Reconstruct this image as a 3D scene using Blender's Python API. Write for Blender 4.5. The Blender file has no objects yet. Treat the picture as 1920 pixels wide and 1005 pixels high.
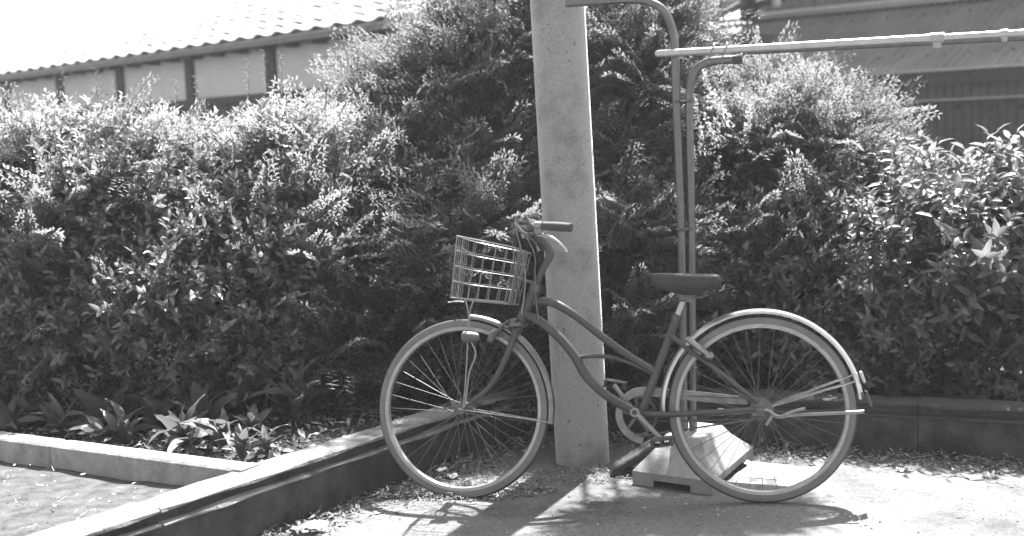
import bpy, math, random
import numpy as np
from mathutils import Vector, Matrix
rng = np.random.default_rng(7)
random.seed(7)
R = math.radians
scene = bpy.context.scene
COL = scene.collection

# ------------------------------------------------------------------ camera, sky, sun, exposure
H = 1.35; FPX = 2400.0; PITCH = math.atan(237.5 / FPX); ROLL = 0.035
fwd = Vector((0, math.cos(PITCH), -math.sin(PITCH)))
up0 = Vector((0, math.sin(PITCH), math.cos(PITCH))); rt0 = Vector((1, 0, 0))
upv = up0 * math.cos(ROLL) + rt0 * math.sin(ROLL)
rtv = rt0 * math.cos(ROLL) - up0 * math.sin(ROLL)
CAM = Vector((0, 0, H))
cd = bpy.data.cameras.new('camera'); cam = bpy.data.objects.new('camera', cd); COL.objects.link(cam)
cam.matrix_world = Matrix(((rtv.x, upv.x, -fwd.x, 0), (rtv.y, upv.y, -fwd.y, 0), (rtv.z, upv.z, -fwd.z, H), (0, 0, 0, 1)))
cd.sensor_width = 36; cd.lens = FPX / 1920 * 36; cd.clip_end = 500; cd.clip_start = 0.05
cd.dof.use_dof = True; cd.dof.focus_distance = 4.95; cd.dof.aperture_fstop = 2.0
scene.camera = cam
SUN_EL = R(60); SUN_AZ = R(21)       # azimuth measured from +Y (straight behind the scene) towards +X
w = bpy.data.worlds.new('World'); scene.world = w; w.use_nodes = True
nt = w.node_tree; nt.nodes.clear()
sky = nt.nodes.new('ShaderNodeTexSky'); sky.sky_type = 'NISHITA'; sky.sun_disc = False
sky.sun_elevation = SUN_EL; sky.sun_rotation = SUN_AZ; sky.dust_density = 3.0
bw = nt.nodes.new('ShaderNodeRGBToBW'); bg = nt.nodes.new('ShaderNodeBackground'); wo = nt.nodes.new('ShaderNodeOutputWorld')
nt.links.new(sky.outputs[0], bw.inputs[0]); nt.links.new(bw.outputs[0], bg.inputs[0]); nt.links.new(bg.outputs[0], wo.inputs[0])
bg.inputs[1].default_value = 0.095
sd = bpy.data.lights.new('sun', 'SUN'); so = bpy.data.objects.new('sun', sd); COL.objects.link(so)
sd.energy = 5.0; sd.angle = R(0.6); sd.color = (1, 1, 1)
SUND = Vector((math.sin(SUN_AZ) * math.cos(SUN_EL), math.cos(SUN_AZ) * math.cos(SUN_EL), math.sin(SUN_EL)))
so.rotation_euler = (-SUND).to_track_quat('-Z', 'Y').to_euler(); so.location = (0, 0, 12)
scene.view_settings.view_transform = 'Standard'; scene.view_settings.look = 'None'
scene.view_settings.gamma = 1; scene.view_settings.exposure = 2.3

# ------------------------------------------------------------------ pixel -> place helpers (photo pixels, 1920 wide)
def ray(px, py): return fwd + rtv * ((px - 960) / FPX) + upv * ((502.5 - py) / FPX)
def G(px, py, z=0.0):
    d = ray(px, py); return CAM + d * ((z - H) / d.z)
def D(px, py, y):
    d = ray(px, py); return CAM + d * (y / d.y)
def PL(px, py, p0, n):
    d = ray(px, py); return CAM + d * ((p0 - CAM).dot(n) / d.dot(n))

# ------------------------------------------------------------------ materials
def mat(name, col, rough=0.7, metal=0.0, var=0.0, vscale=8.0, bump=0.0, bscale=60.0, spec=0.5, speck=0.0, speck_scale=90, wave=None, island=0.0, stain=0.0, stain_scale=3.0, detail=6):
    m = bpy.data.materials.new(name); m.use_nodes = True; t = m.node_tree; b = t.nodes['Principled BSDF']
    N = t.nodes.new; L = t.links.new
    b.inputs['Roughness'].default_value = rough; b.inputs['Metallic'].default_value = metal
    b.inputs['Specular IOR Level'].default_value = spec
    tc = N('ShaderNodeTexCoord'); cur = None
    val = N('ShaderNodeValue'); val.outputs[0].default_value = col; cur = val.outputs[0]
    def mul(a, bb):
        x = N('ShaderNodeMath'); x.operation = 'MULTIPLY'; L(a, x.inputs[0]); L(bb, x.inputs[1]); return x.outputs[0]
    def noise(scale, lo, hi, a, c, det=6, rgh=0.6):
        n = N('ShaderNodeTexNoise'); n.inputs['Scale'].default_value = scale; n.inputs['Detail'].default_value = det; n.inputs['Roughness'].default_value = rgh
        L(tc.outputs['Object'], n.inputs['Vector'])
        r = N('ShaderNodeMapRange'); r.inputs[1].default_value = lo; r.inputs[2].default_value = hi; r.inputs[3].default_value = a; r.inputs[4].default_value = c
        L(n.outputs['Fac'], r.inputs[0]); return r.outputs[0]
    if var: cur = mul(cur, noise(vscale, .3, .7, 1 - var, 1 + var))
    if stain: cur = mul(cur, noise(stain_scale, .5, .64, 1.0, 1 - stain, 8, .7))
    if speck: cur = mul(cur, noise(speck_scale, .68, .74, 1.0, 1 - speck, 2, .4))
    if island:
        g = N('ShaderNodeNewGeometry'); r = N('ShaderNodeMapRange'); r.inputs[3].default_value = 1 - island; r.inputs[4].default_value = 1 + island
        L(g.outputs['Random Per Island'], r.inputs[0]); cur = mul(cur, r.outputs[0])
    cb = N('ShaderNodeCombineColor'); [L(cur, cb.inputs[i]) for i in range(3)]; L(cb.outputs[0], b.inputs['Base Color'])
    if bump:
        n = N('ShaderNodeTexNoise'); n.inputs['Scale'].default_value = bscale; n.inputs['Detail'].default_value = detail; L(tc.outputs['Object'], n.inputs['Vector'])
        bp = N('ShaderNodeBump'); bp.inputs['Strength'].default_value = bump; bp.inputs['Distance'].default_value = 0.01
        L(n.outputs['Fac'], bp.inputs['Height']); L(bp.outputs[0], b.inputs['Normal'])
    m['cb'] = 1
    return m
def leafmat(name, col, trans, rough=0.42, var=0.45, spec=0.5, tfac=0.35):
    m = mat(name, col, rough=rough, island=var, spec=spec); t = m.node_tree
    b = t.nodes['Principled BSDF']; out = t.nodes['Material Output']
    tr = t.nodes.new('ShaderNodeBsdfTranslucent'); tr.inputs[0].default_value = (trans,) * 3 + (1,)
    mx = t.nodes.new('ShaderNodeMixShader'); mx.inputs[0].default_value = tfac
    t.links.new(b.outputs[0], mx.inputs[1]); t.links.new(tr.outputs[0], mx.inputs[2]); t.links.new(mx.outputs[0], out.inputs[0])
    return m
M = {}
M['asphalt'] = mat('asphalt', .135, .92, var=.3, vscale=60, bump=.7, bscale=170, speck=.5, speck_scale=48, stain=.45, stain_scale=1.7, spec=.25)
M['dirt'] = mat('dirt', .07, .95, var=.45, vscale=16, bump=.8, bscale=70, speck=.4, speck_scale=40, spec=.2)
M['soil'] = mat('soil', .035, .97, var=.5, vscale=9, bump=1, bscale=40, spec=.2)
M['concrete'] = mat('concrete', .30, .9, var=.25, vscale=9, bump=.35, bscale=120, speck=.4, speck_scale=70, stain=.35, stain_scale=5, spec=.3)
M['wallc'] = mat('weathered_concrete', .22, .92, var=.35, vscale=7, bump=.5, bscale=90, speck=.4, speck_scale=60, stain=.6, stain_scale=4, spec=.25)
M['dark_shaded'] = mat('dark_and_shaded_concrete', .055, .9, var=.5, vscale=6, bump=.6, bscale=80, stain=.5, stain_scale=6, spec=.2)  # dark slab colour; on the right wall cap it stands for shade
M['shaded_grime'] = mat('shaded_grimy_concrete', .055, .95, var=.4, vscale=9, bump=.6, bscale=70, speck=.4, speck_scale=90, stain=.4, stain_scale=5, spec=.15)  # wall face and groove: mostly shade put into the colour, with some grime
M['block'] = mat('block_concrete', .25, .9, var=.18, vscale=10, bump=.4, bscale=150, speck=.35, speck_scale=120, stain=.3, stain_scale=8, spec=.3)
M['pole'] = mat('pole_concrete', .27, .6, var=.28, vscale=150, bump=.6, bscale=180, speck=.55, speck_scale=38, stain=.4, stain_scale=4, spec=.8)
M['paint'] = mat('frame_paint', .05, .36, var=.2, vscale=12, spec=.5, bump=.05, bscale=200)
M['chrome'] = mat('chrome', .36, .25, .9, var=.15, vscale=25, bump=.05, bscale=120)
M['alloy'] = mat('alloy', .24, .42, .7, var=.15, vscale=30)
M['steel'] = mat('dull_steel', .12, .5, .6, var=.3, vscale=40)
M['case'] = mat('chain_case_metal', .2, .4, .6, var=.3, vscale=20)
M['chrome2'] = mat('dull_fender_steel', .17, .32, .8, var=.3, vscale=20)
M['rimm'] = mat('rim_metal', .32, .4, .6, var=.15, vscale=30)
M['fender'] = mat('fender_steel', .55, .3, .85, var=.25, vscale=18, stain=.35, stain_scale=9)
M['tyre'] = mat('tyre_rubber', .05, .85, var=.2, vscale=20, spec=.3)
M['sidewall'] = mat('tyre_sidewall', .155, .8, var=.15, vscale=14, spec=.3)
M['rubber'] = mat('black_rubber', .05, .7, spec=.4)
M['saddle'] = mat('saddle_vinyl', .035, .55, var=.25, vscale=14, stain=.3, stain_scale=22, spec=.4, bump=.1, bscale=80)
M['clip'] = mat('grey_plastic', .34, .5)
M['white'] = mat('white_plastic', .5, .35)
M['glass'] = mat('lamp_glass', .2, .15)
M['rail'] = mat('laundry_pole_steel', .45, .3, .7, var=.12, vscale=20)
M['pipe'] = mat('stainless_pipe', .16, .28, .75, var=.12, vscale=20, bump=.04, bscale=60)
M['tile'] = mat('roof_tile_clay', .42, .42, var=.15, vscale=6, spec=.6)
M['plaster'] = mat('plaster', .55, .95, var=.06, vscale=3, bump=.1, bscale=60, spec=.2)
M['wood'] = mat('dark_timber', .045, .8, var=.3, vscale=12, spec=.3)
M['board'] = mat('weathered_board', .085, .8, var=.3, vscale=9, spec=.3)
M['board2'] = mat('pale_board', .20, .8, var=.2, vscale=9, spec=.3)
M['tin'] = mat('corrugated_tin', .20, .6, .2, var=.25, vscale=3, speck=.4, speck_scale=30, spec=.3)
M['trim'] = mat('pale_trim', .45, .6, var=.1)
M['bark'] = mat('bark', .07, .9, var=.3, vscale=20, bump=.6, bscale=60)
M['pole'].node_tree.nodes['Principled BSDF'].inputs['Sheen Weight'].default_value = 1.0; M['pole'].node_tree.nodes['Principled BSDF'].inputs['Sheen Roughness'].default_value = .35
M['leafA'] = leafmat('hedge_leaf', .11, .37, .44, .7, .6)
M['leafB'] = leafmat('feathery_leaf', .10, .33, .55, .6)
M['leafC'] = leafmat('broad_leaf', .09, .32, .40, .6)
M['leafD'] = leafmat('low_leaf', .085, .17, .5, .3)
M['leafN'] = leafmat('sunlit_pale_leaf', .26, .6, .45, .3)  # pale shoots; sunlight on the hedge tops is put into this leaf colour
M['flower'] = leafmat('pale_flower', .7, .7, .8, .2)
M['litter'] = mat('dry_leaf', .17, .8, island=.7, spec=.3)
M['paper'] = mat('pale_dry_leaf', .55, .8, var=.15, vscale=30)
M['stone'] = mat('pebble', .3, .85, island=.6)
M['wooddeck'] = mat('pale_slab', .5, .85, var=.15, vscale=12, bump=.5, bscale=50, stain=.3, stain_scale=14)

# ------------------------------------------------------------------ object helpers
def link(o, parent=None):
    COL.objects.link(o)
    if parent is not None: o.parent = parent
    return o
def thing(name, label, cat, loc=(0, 0, 0), group=None):
    o = bpy.data.objects.new(name, None); o.location = loc; link(o); o['label'] = label; o['category'] = cat
    if group: o['group'] = group
    o.empty_display_size = .1
    return o
def tag(o, label, cat, group=None):
    o['label'] = label; o['category'] = cat
    if group: o['group'] = group
    return o
def wloc(o):
    v = Vector((0, 0, 0))
    while o is not None: v = v + o.location; o = o.parent
    return v
class MB:
    def __init__(s): s.v = []; s.f = []
    def add(s, vs, fs):
        n = len(s.v); s.v.extend([tuple(v) for v in vs]); s.f.extend([tuple(i + n for i in f) for f in fs]); return s
    def box(s, c, size, X=Vector((1, 0, 0)), Y=Vector((0, 1, 0)), Z=Vector((0, 0, 1)), bev=0.0):
        c = Vector(c); hx, hy, hz = [q / 2 for q in size]
        if bev <= 0:
            vs = [c + X * (a * hx) + Y * (b * hy) + Z * (d * hz) for a in (-1, 1) for b in (-1, 1) for d in (-1, 1)]
            return s.add(vs, [(0, 1, 3, 2), (4, 6, 7, 5), (0, 4, 5, 1), (2, 3, 7, 6), (0, 2, 6, 4), (1, 5, 7, 3)])
        e = min(bev, hx * .9, hy * .9, hz * .9); vs = []
        rings = [(-hz, e), (-hz + e, 0), (hz - e, 0), (hz, e)]
        for z, q in rings:
            x0, y0 = hx - q, hy - q
            for (a, b) in ((-x0 + e, -y0), (x0 - e, -y0), (x0, -y0 + e), (x0, y0 - e), (x0 - e, y0), (-x0 + e, y0), (-x0, y0 - e), (-x0, -y0 + e)):
                vs.append(c + X * a + Y * b + Z * z)
        fs = [tuple(range(7, -1, -1)), tuple(range(24, 32))]
        for k in range(3):
            for i in range(8): j = (i + 1) % 8; fs.append((k * 8 + i, k * 8 + j, k * 8 + 8 + j, k * 8 + 8 + i))
        return s.add(vs, fs)
    def tube(s, pts, r, n=10, closed=False, caps=True):
        pts = [Vector(p) for p in pts]; m = len(pts)
        rs = r if isinstance(r, (list, tuple)) else [r] * m
        T = []
        for i in range(m):
            if closed: t = pts[(i + 1) % m] - pts[i - 1]
            else: t = pts[min(i + 1, m - 1)] - pts[max(i - 1, 0)]
            T.append(t.normalized())
        u = T[0].orthogonal().normalized(); base = len(s.v); vs = []
        for i in range(m):
            u = (u - T[i] * u.dot(T[i])).normalized(); v = T[i].cross(u)
            for k in range(n):
                a = 2 * math.pi * k / n; vs.append(pts[i] + (u * math.cos(a) + v * math.sin(a)) * rs[i])
        fs = []
        for i in range(m if closed else m - 1):
            j = (i + 1) % m
            for k in range(n): l = (k + 1) % n; fs.append((i * n + k, i * n + l, j * n + l, j * n + k))
        if caps and not closed: fs.append(tuple(range(n - 1, -1, -1))); fs.append(tuple((m - 1) * n + k for k in range(n)))
        return s.add(vs, fs)
    def ring_profile(s, c, e1, e2, ax, prof, n=72, a0=0, a1=2 * math.pi, closed_prof=True):
        """revolve profile [(radius, offset along ax)] round ax"""
        full = abs(a1 - a0 - 2 * math.pi) < 1e-6; m = n if full else n + 1; k = len(prof); vs = []
        for i in range(m):
            a = a0 + (a1 - a0) * i / n; d = e1 * math.cos(a) + e2 * math.sin(a)
            for (rr, o) in prof: vs.append(c + d * rr + ax * o)
        fs = []
        for i in range(n):
            j = (i + 1) % m
            for q in range(k if closed_prof else k - 1): p = (q + 1) % k; fs.append((i * k + q, j * k + q, j * k + p, i * k + p))
        if not full and closed_prof: fs.append(tuple(range(k))); fs.append(tuple((m - 1) * k + q for q in range(k - 1, -1, -1)))
        return s.add(vs, fs)
    def prism(s, poly, z0, z1):
        n = len(poly); vs = [(p[0], p[1], z0) for p in poly] + [(p[0], p[1], z1) for p in poly]
        fs = [tuple(range(n - 1, -1, -1)), tuple(range(n, 2 * n))] + [(i, (i + 1) % n, n + (i + 1) % n, n + i) for i in range(n)]
        return s.add(vs, fs)
    def build(s, name, m, parent=None, smooth=False, at=None):
        me = bpy.data.meshes.new(name)
        o = bpy.data.objects.new(name, me); link(o, parent)
        off = wloc(parent) if parent is not None else Vector((0, 0, 0))
        if at is not None: o.location = Vector(at) - off; off = Vector(at)
        me.from_pydata([tuple(Vector(v) - off) for v in s.v], [], s.f)
        me.materials.append(m); me.update()
        if smooth:
            me.shade_smooth(); me.set_sharp_from_angle(angle=R(40))
        return o
def smooth_path(pts, k=6):
    pts = [Vector(p) for p in pts]; out = []
    for i in range(len(pts) - 1):
        p0 = pts[max(i - 1, 0)]; p1 = pts[i]; p2 = pts[i + 1]; p3 = pts[min(i + 2, len(pts) - 1)]
        for j in range(k):
            t = j / k
            out.append(.5 * ((2 * p1) + (p2 - p0) * t + (2 * p0 - 5 * p1 + 4 * p2 - p3) * t * t + (3 * p1 - p0 - 3 * p2 + p3) * t ** 3))
    out.append(pts[-1]); return out
def tubeobj(name, pts, r, m, parent, n=10, k=6, smooth=True):
    b = MB(); p = smooth_path(pts, k) if k > 1 else pts
    if isinstance(r, (list, tuple)) and len(r) != len(p): r = list(np.interp(np.linspace(0, 1, len(p)), np.linspace(0, 1, len(r)), r))
    b.tube(p, r, n); return b.build(name, m, parent, smooth)
def npmesh(name, V, F, m, parent, kind=None, smooth=False):
    """V (n,3) world coords, F (k,3|4)"""
    me = bpy.data.meshes.new(name); off = np.array(wloc(parent)) if parent is not None else np.zeros(3)
    V = V - off; k = F.shape[1]
    me.vertices.add(len(V)); me.vertices.foreach_set('co', V.astype(np.float32).ravel())
    me.loops.add(F.size); me.loops.foreach_set('vertex_index', F.astype(np.int32).ravel())
    me.polygons.add(len(F)); me.polygons.foreach_set('loop_start', np.arange(0, F.size, k, dtype=np.int32))
    me.update(calc_edges=True)
    if smooth: me.shade_smooth()
    me.materials.append(m); o = bpy.data.objects.new(name, me); link(o, parent)
    if kind: o['kind'] = kind
    return o
def struct(o): o['kind'] = 'structure'; return o

# ------------------------------------------------------------------ ground, low wall, kerb, path
def grid_sheet(name, x0, x1, y0, y1, nx, ny, zf, m, inside=None):
    xs = np.linspace(x0, x1, nx); ys = np.linspace(y0, y1, ny); X, Y = np.meshgrid(xs, ys); Z = zf(X, Y)
    V = np.stack([X, Y, Z], -1).reshape(-1, 3); i = np.arange(nx * ny).reshape(ny, nx)
    F = np.stack([i[:-1, :-1], i[:-1, 1:], i[1:, 1:], i[1:, :-1]], -1).reshape(-1, 4)
    if inside is not None:
        c = V[F].mean(1); F = F[inside(c[:, 0], c[:, 1])]
    return npmesh(name, V, F, m, None)
WALLZ = .22
# front foot line of the low wall: corner, left run towards the camera, right run
Cn = Vector((.10, 5.88, 0)); Lf = Vector((-.765, 4.59, 0)); Rt = Vector((2.03, 5.0, 0))
dl = (Lf - Cn).normalized(); Lend = Cn + dl * 5.6
dr = (Rt - Cn).normalized(); Rend = Cn + dr * 5.0
struct(grid_sheet('ground', -28, 28, -5, 45, 2, 2, lambda x, y: 0 * x - 0.004, M['asphalt']))
gy = grid_sheet('pavement', -4, 5, .5, 7, 180, 130, lambda x, y: .004 * np.sin(x * 3.1 + 1.3 * np.sin(y * 2)) * np.sin(y * 2.3), M['asphalt'])
struct(gy)
# soil level behind the wall
def leftside(x, y): # behind either run
    nl = (-dl.y, dl.x); a = (x - Cn.x) * (-dl.y) + (y - Cn.y) * dl.x
    b = (x - Cn.x) * (-dr.y) + (y - Cn.y) * dr.x
    return a, b
nlv = Vector((dl.y, -dl.x, 0))
if nlv.x > 0: nlv = -nlv          # points to the raised (left) side
nrv = Vector((-dr.y, dr.x, 0))
if nrv.y < 0: nrv = -nrv
TW = .125
def bev_wall(name, A, B, n, label_seg, mb_list, lip):
    pass
def behind(x, y, o=.06):
    a = (x - Cn.x) * nlv.x + (y - Cn.y) * nlv.y; b = (x - Cn.x) * nrv.x + (y - Cn.y) * nrv.y
    return (a > o) | (b > o)
# the raised side is the region behind both lines (the corner is concave seen from the camera)
bis = (nlv + nrv).normalized()
def offs(pl, pr, o):  # intersection of the two lines offset by o
    k = o / bis.dot(nlv); return Cn + bis * k
sh = (M['soil'])
def soilz(x, y): return .165 + .02 * np.sin(x * 5 + np.cos(y * 4)) * np.sin(y * 6.1) + .012 * np.sin(x * 17) * np.sin(y * 13)
def pathregion(x, y):
    k0 = G(0, 858, .15); k1 = G(365, 910, .15); d = (k1 - k0); n = Vector((-d.y, d.x))
    if n.y < 0: n = -n
    return ((x - k0.x) * n.x + (y - k0.y) * n.y)
def soil_in(x, y): return behind(x, y) & ((pathregion(x, y) > .075))
struct(grid_sheet('soil', -14, 12, -1, 30, 260, 310, soilz, M['soil'], soil_in))
# dirt path polygon, flat with ripples
def path_in(x, y): return behind(x, y) & (pathregion(x, y) < .03)
struct(grid_sheet('dirt_path', -9, .2, -.5, 9, 184, 190, lambda x, y: .138 + .005 * np.sin(x * 9) * np.sin(y * 7) + .004 * np.sin(x * 23 + 1) * np.sin(y * 19), M['dirt'], path_in))
# low retaining wall in cast segments, with a stepped lip under its cap
lw = thing('retaining_wall', 'low weathered concrete retaining wall with grooved lip running behind the bicycle', 'wall', Cn)
def wall_segment(A, B, n, mA=0.0, mB=0.0, cap='wallc'):
    """profile (offset behind the foot line, height); mitre factors shift the ends along the run"""
    prof = [(0, -.05), (0, .157), (-.012, .160), (-.012, .169), (.014, .172), (.014, .201), (-.005, .205), (-.005, .214), (.004, WALLZ), (TW, WALLZ + .002), (TW, -.05)]
    d = (B - A).normalized(); b = MB(); k = len(prof); N_ = 14; vs = []
    for i in range(N_ + 1):
        t = i / N_
        for j, (o, z) in enumerate(prof):
            a = A + d * (o * mA); c = B + d * (o * mB)
            p = a.lerp(c, t) + n * o; wob = .0022 * math.sin(t * 31 + j * 2.1 + A.x * 9) + .0016 * math.sin(t * 77 + j)
            vs.append(Vector((p.x, p.y, z + (wob if 0 < j < 10 else 0))) + n * wob)
    fs = []
    for i in range(N_):
        for j in range(k): q = (j + 1) % k; fs.append((i * k + j, i * k + q, (i + 1) * k + q, (i + 1) * k + j))
    fs.append(tuple(range(k))); fs.append(tuple(N_ * k + j for j in range(k - 1, -1, -1)))
    b.add(vs, fs); o = b.build('wall_segment', M[cap], lw); o.data.materials.append(M['shaded_grime'])
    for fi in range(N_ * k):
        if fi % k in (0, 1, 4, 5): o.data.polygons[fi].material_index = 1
    return o
# mitre at corner: offset o behind both lines lands on the bisector
kk = (bis / bis.dot(nlv))
ml = kk.dot(dl); mr = kk.dot(dr)
J = G(362, 965, WALLZ); s0 = (J - Cn).dot(dl)
cuts = [0, s0 - 1.9 + 0.0, s0, s0 + 1.9, 5.6]
cuts = [c for c in cuts if c >= 0]; cuts = sorted(cuts)
for i in range(len(cuts) - 1):
    wall_segment(Cn + dl * (cuts[i] + (.004 if i else 0)), Cn + dl * (cuts[i + 1] - .004), nlv, ml if i == 0 else 0, 0)
for i in range(3):
    wall_segment(Cn + dr * (i * 1.7 + (.0015 if i else 0)), Cn + dr * (i * 1.7 + 1.6985), nrv, mr if i == 0 else 0, 0, 'dark_shaded')  # shade on this run's cap is painted by the darker concrete
# small kerb of precast stones between path and planting bed
kb = thing('garden_kerb', 'pale low kerb of concrete stones between dirt path and planting bed', 'kerb', G(200, 880, .15))
KA = G(-420, 814, .16); K0 = G(0, 858, .15); K1 = G(365, 910, .15); kd = (K1 - K0).normalized(); kn = Vector((-kd.y, kd.x, 0))
if kn.y < 0: kn = -kn
t_end = ((Cn + nlv * (TW + .005) - K0).dot(nlv)) / kd.dot(nlv)
kj = [(G(112, 866, .15) - K0).dot(kd), (G(455, 922, .15) - K0).dot(kd), t_end - .05]
st = [kj[0] - 1.8, kj[0] - .9] + kj
st = [st[0] - 1.2] + st
for i in range(len(st) - 1):
    a, c = st[i] + .003, st[i + 1] - .003
    b = MB()
    if i < len(st) - 2: b.box(K0 + kd * ((a + c) / 2) + kn * .05 + Vector((0, 0, .015)), (c - a, .10, .13), kd, kn, Vector((0, 0, 1)), bev=.008)
    else:
        e0 = K0 + kd * (t_end - .003); wd_ = dl * -1; e1 = e0 + wd_ * (.10 / wd_.dot(kn)); b.prism([K0 + kd * a, e0, e1, K0 + kd * a + kn * .1], K0.z - .05, K0.z + .079)
    b.build('kerb_stone', M['concrete'], kb)

# ------------------------------------------------------------------ utility pole
pb = G(1096, 878, 0); pc = Vector((pb.x, pb.y + .115, 0)); ptop = D(1045, 0, pc.y)
pdir = (ptop - pc).normalized()
po = thing('utility_pole', 'thick pale speckled concrete utility pole leaning slightly behind the bicycle', 'pole', pc)
b = MB(); pts = [pc + pdir * s for s in (-.2, 0, .5, 1, 1.5, 2, 3, 5, 7)]; rr = [.1125, .1125, .1125, .112, .1115, .111, .108, .1, .09]
b.tube(pts, rr, 48); b.build('shaft', M['pole'], po, True)
zc = lambda z: pc + pdir * (z / pdir.z)
b = MB(); q = zc(4.3); b.tube([q - pdir * .03, q + pdir * .03], .118, 32); b.build('steel_band', M['steel'], po, True)
# ------------------------------------------------------------------ laundry stand: block, two hooked pipes
blk = thing('concrete_block', 'concrete laundry stand foot with sloping sides behind the rear wheel', 'concrete base', G(1300, 880, 0))
A = G(1186, 906); Bp = G(1336, 927); Cc = G(1412, 860); Dd = A + (Cc - Bp)
ctr = (A + Cc) / 2
def shrink(p, k, z): v = ctr + (p - ctr) * k; return Vector((v.x, v.y, z))
q4 = [A, Bp, Cc, Dd]; b = MB(); lv = [(1.0, .022), (1.0, .05), (.82, .085), (.62, .125), (.5, .160), (.47, .168)]
vs = []
for k, z in lv: vs += [shrink(p, k, z) for p in q4]
fs = [(3, 2, 1, 0)]
for i in range(len(lv) - 1):
    for j in range(4): l = (j + 1) % 4; fs.append((i * 4 + j, i * 4 + l, i * 4 + 4 + l, i * 4 + 4 + j))
t = (len(lv) - 1) * 4; fs.append((t, t + 1, t + 2, t + 3)); b.add(vs, fs); b.build('body', M['block'], blk)
for (p, qn, pr) in ((0, 1, 3), (1, 0, 2), (2, 3, 1), (3, 2, 0)):
    e = (q4[qn] - q4[p]); g = (q4[pr] - q4[p]); P0 = q4[p]
    b = MB(); b.prism([P0, P0 + e * .27, P0 + e * .22 + g * .2, P0 + g * .2], -.01, .0218)
    b.build('foot', M['block'], blk)
ptc = ctr + Vector((0, 0, .16))
stand = thing('laundry_stand', 'pair of stainless steel pipes with hooked tops standing in the concrete block', 'laundry stand', ptc)
YP = ptc.y
tubeobj('upright_pipe', [D(1283, 822, YP), D(1281, 600, YP), D(1277, 400, YP), D(1268, 180, YP), D(1266, 110, YP), D(1262, 62, YP), D(1246, 22, YP), D(1218, 4, YP + .02), D(1180, -1, YP + .03), D(1110, 3, YP + .04), D(1060, 6, YP + .05)], .0165, M['pipe'], stand, 16, 8)
tubeobj('upright_pipe', [D(1300, 822, YP), D(1298, 600, YP), D(1296, 400, YP), D(1292, 220, YP), D(1293, 172, YP), D(1301, 137, YP - .01), D(1322, 118, YP - .03), D(1350, 113, YP - .05), D(1382, 111, YP - .07)], .0165, M['pipe'], stand, 16, 8)
tubeobj('end_cap', [D(1374, 112, YP - .067), D(1391, 110.5, YP - .078)], .0185, M['rubber'], stand, 14, 1)
for yy in (190, 430, 690):
    p = D(1290 - (700 - yy) * .018, yy, YP); b = MB(); b.box(p + Vector((0, .004, 0)), (.07, .046, .012), bev=.004); b.build('clamp', M['steel'], stand, True)
# laundry poles
rail = thing('laundry_pole', 'long shiny laundry pole with rounded end resting above the hooked pipe', 'laundry pole', D(1232, 101, YP - .03))
def RL(px, dy=0, dz=0): # along the pole
    t = (px - 1232) / (1920 - 1232); y = YP - .02 - .40 * t; return D(px, 101 - 40 * t + dz, y + dy)
tubeobj('outer_tube', [RL(1228), RL(1231), RL(1240), RL(1300), RL(1500), RL(1755)], [.006, .0125, .0145, .0145, .0145, .0145], M['rail'], rail, 16, 6)
bb = rail.children[0]
b = MB(); b.tube([RL(1750), RL(2300)], .0122, 16); b.build('inner_tube', M['rail'], rail, True)
b = MB(); b.tube([RL(1744), RL(1770)], .0185, 14); b.box(RL(1757, 0, 14), (.03, .02, .03), bev=.006); b.build('joint_sleeve', M['clip'], rail, True)
b = MB(); b.tube([RL(1876), RL(1890)], .0165, 14); b.box(RL(1883, 0, 10), (.02, .015, .022), bev=.004); b.build('joint_sleeve', M['clip'], rail, True)
rail2 = thing('laundry_pole', 'second thinner laundry pole just behind and below the shiny one', 'laundry pole', D(1345, 102, YP + .06))
def RL2(px): t = (px - 1232) / 688; return D(px, 106 - 35 * t, YP + .07 - .36 * t)
b = MB(); b.tube([RL2(1400), RL2(2300)], .011, 12); b.build('tube', M['steel'], rail2, True)
for px in (1331, 1356):
    c = RL(px); b = MB(); pp = []
    for i in range(15):
        a = -0.5 + i * (math.pi + 1.0) / 14; pp.append(c + Vector((0.016 * math.sin(i * .2), -.024 * math.cos(a), .024 * math.sin(a) + .004)))
    pp += [c + Vector((.0, .03, -.03)), c + Vector((0, .025, -.05))]
    b.tube(pp, .0028, 6)
    o = b.build('wire_hook', M['alloy'], None, True); o.location = c
    for v in o.data.vertices: v.co -= c
    tag(o, 'left bent wire hook over the laundry pole near its rounded end' if px < 1340 else 'right bent wire hook over the laundry pole near the capped pipe', 'hook', 'wire hooks on the laundry pole')
b = MB(); # leaning slab
P1 = G(1150, 893, .0); P2 = PL(1242, 836, ctr - Vector((0, .16, 0)), Vector((0, 1, 0)))
P2 = D(1243, 838, P1.y - .02)
sx = (P2 - P1).normalized(); sy = Vector((0.15, 1, 0)); sy = (sy - sx * sy.dot(sx)).normalized(); sz = sx.cross(sy)
if sz.z < 0: sz = -sz
b.box((P1 + P2) / 2 + sz * .012 + sy * .07, ((P2 - P1).length, .15, .03), sx, sy, sz, bev=.006)
tag(b.build('leaning_slab', M['dark_shaded'], None, at=P1), 'dark flat slab tilted between ground and concrete block under the pedal', 'slab')
b = MB(); a0, a1, a2, a3 = G(1362, 908, .02), G(1412, 866, .03), G(1545, 880, .03), G(1492, 918, .02)
b.prism([a0, a3, a2, a1], .002, .03)
pls = thing('pale_slab', 'pale flat slab lying on the ground behind the bottom of the rear wheel', 'slab', (a0 + a2) / 2)
for i in range(4):
    t0, t1 = i / 4 + .006, (i + 1) / 4 - .006; b = MB()
    b.prism([a0.lerp(a1, t0), a3.lerp(a2, t0), a3.lerp(a2, t1), a0.lerp(a1, t1)], .002, .03 + .002 * (i % 2)); b.build('plank', M['wooddeck'], pls)

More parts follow.
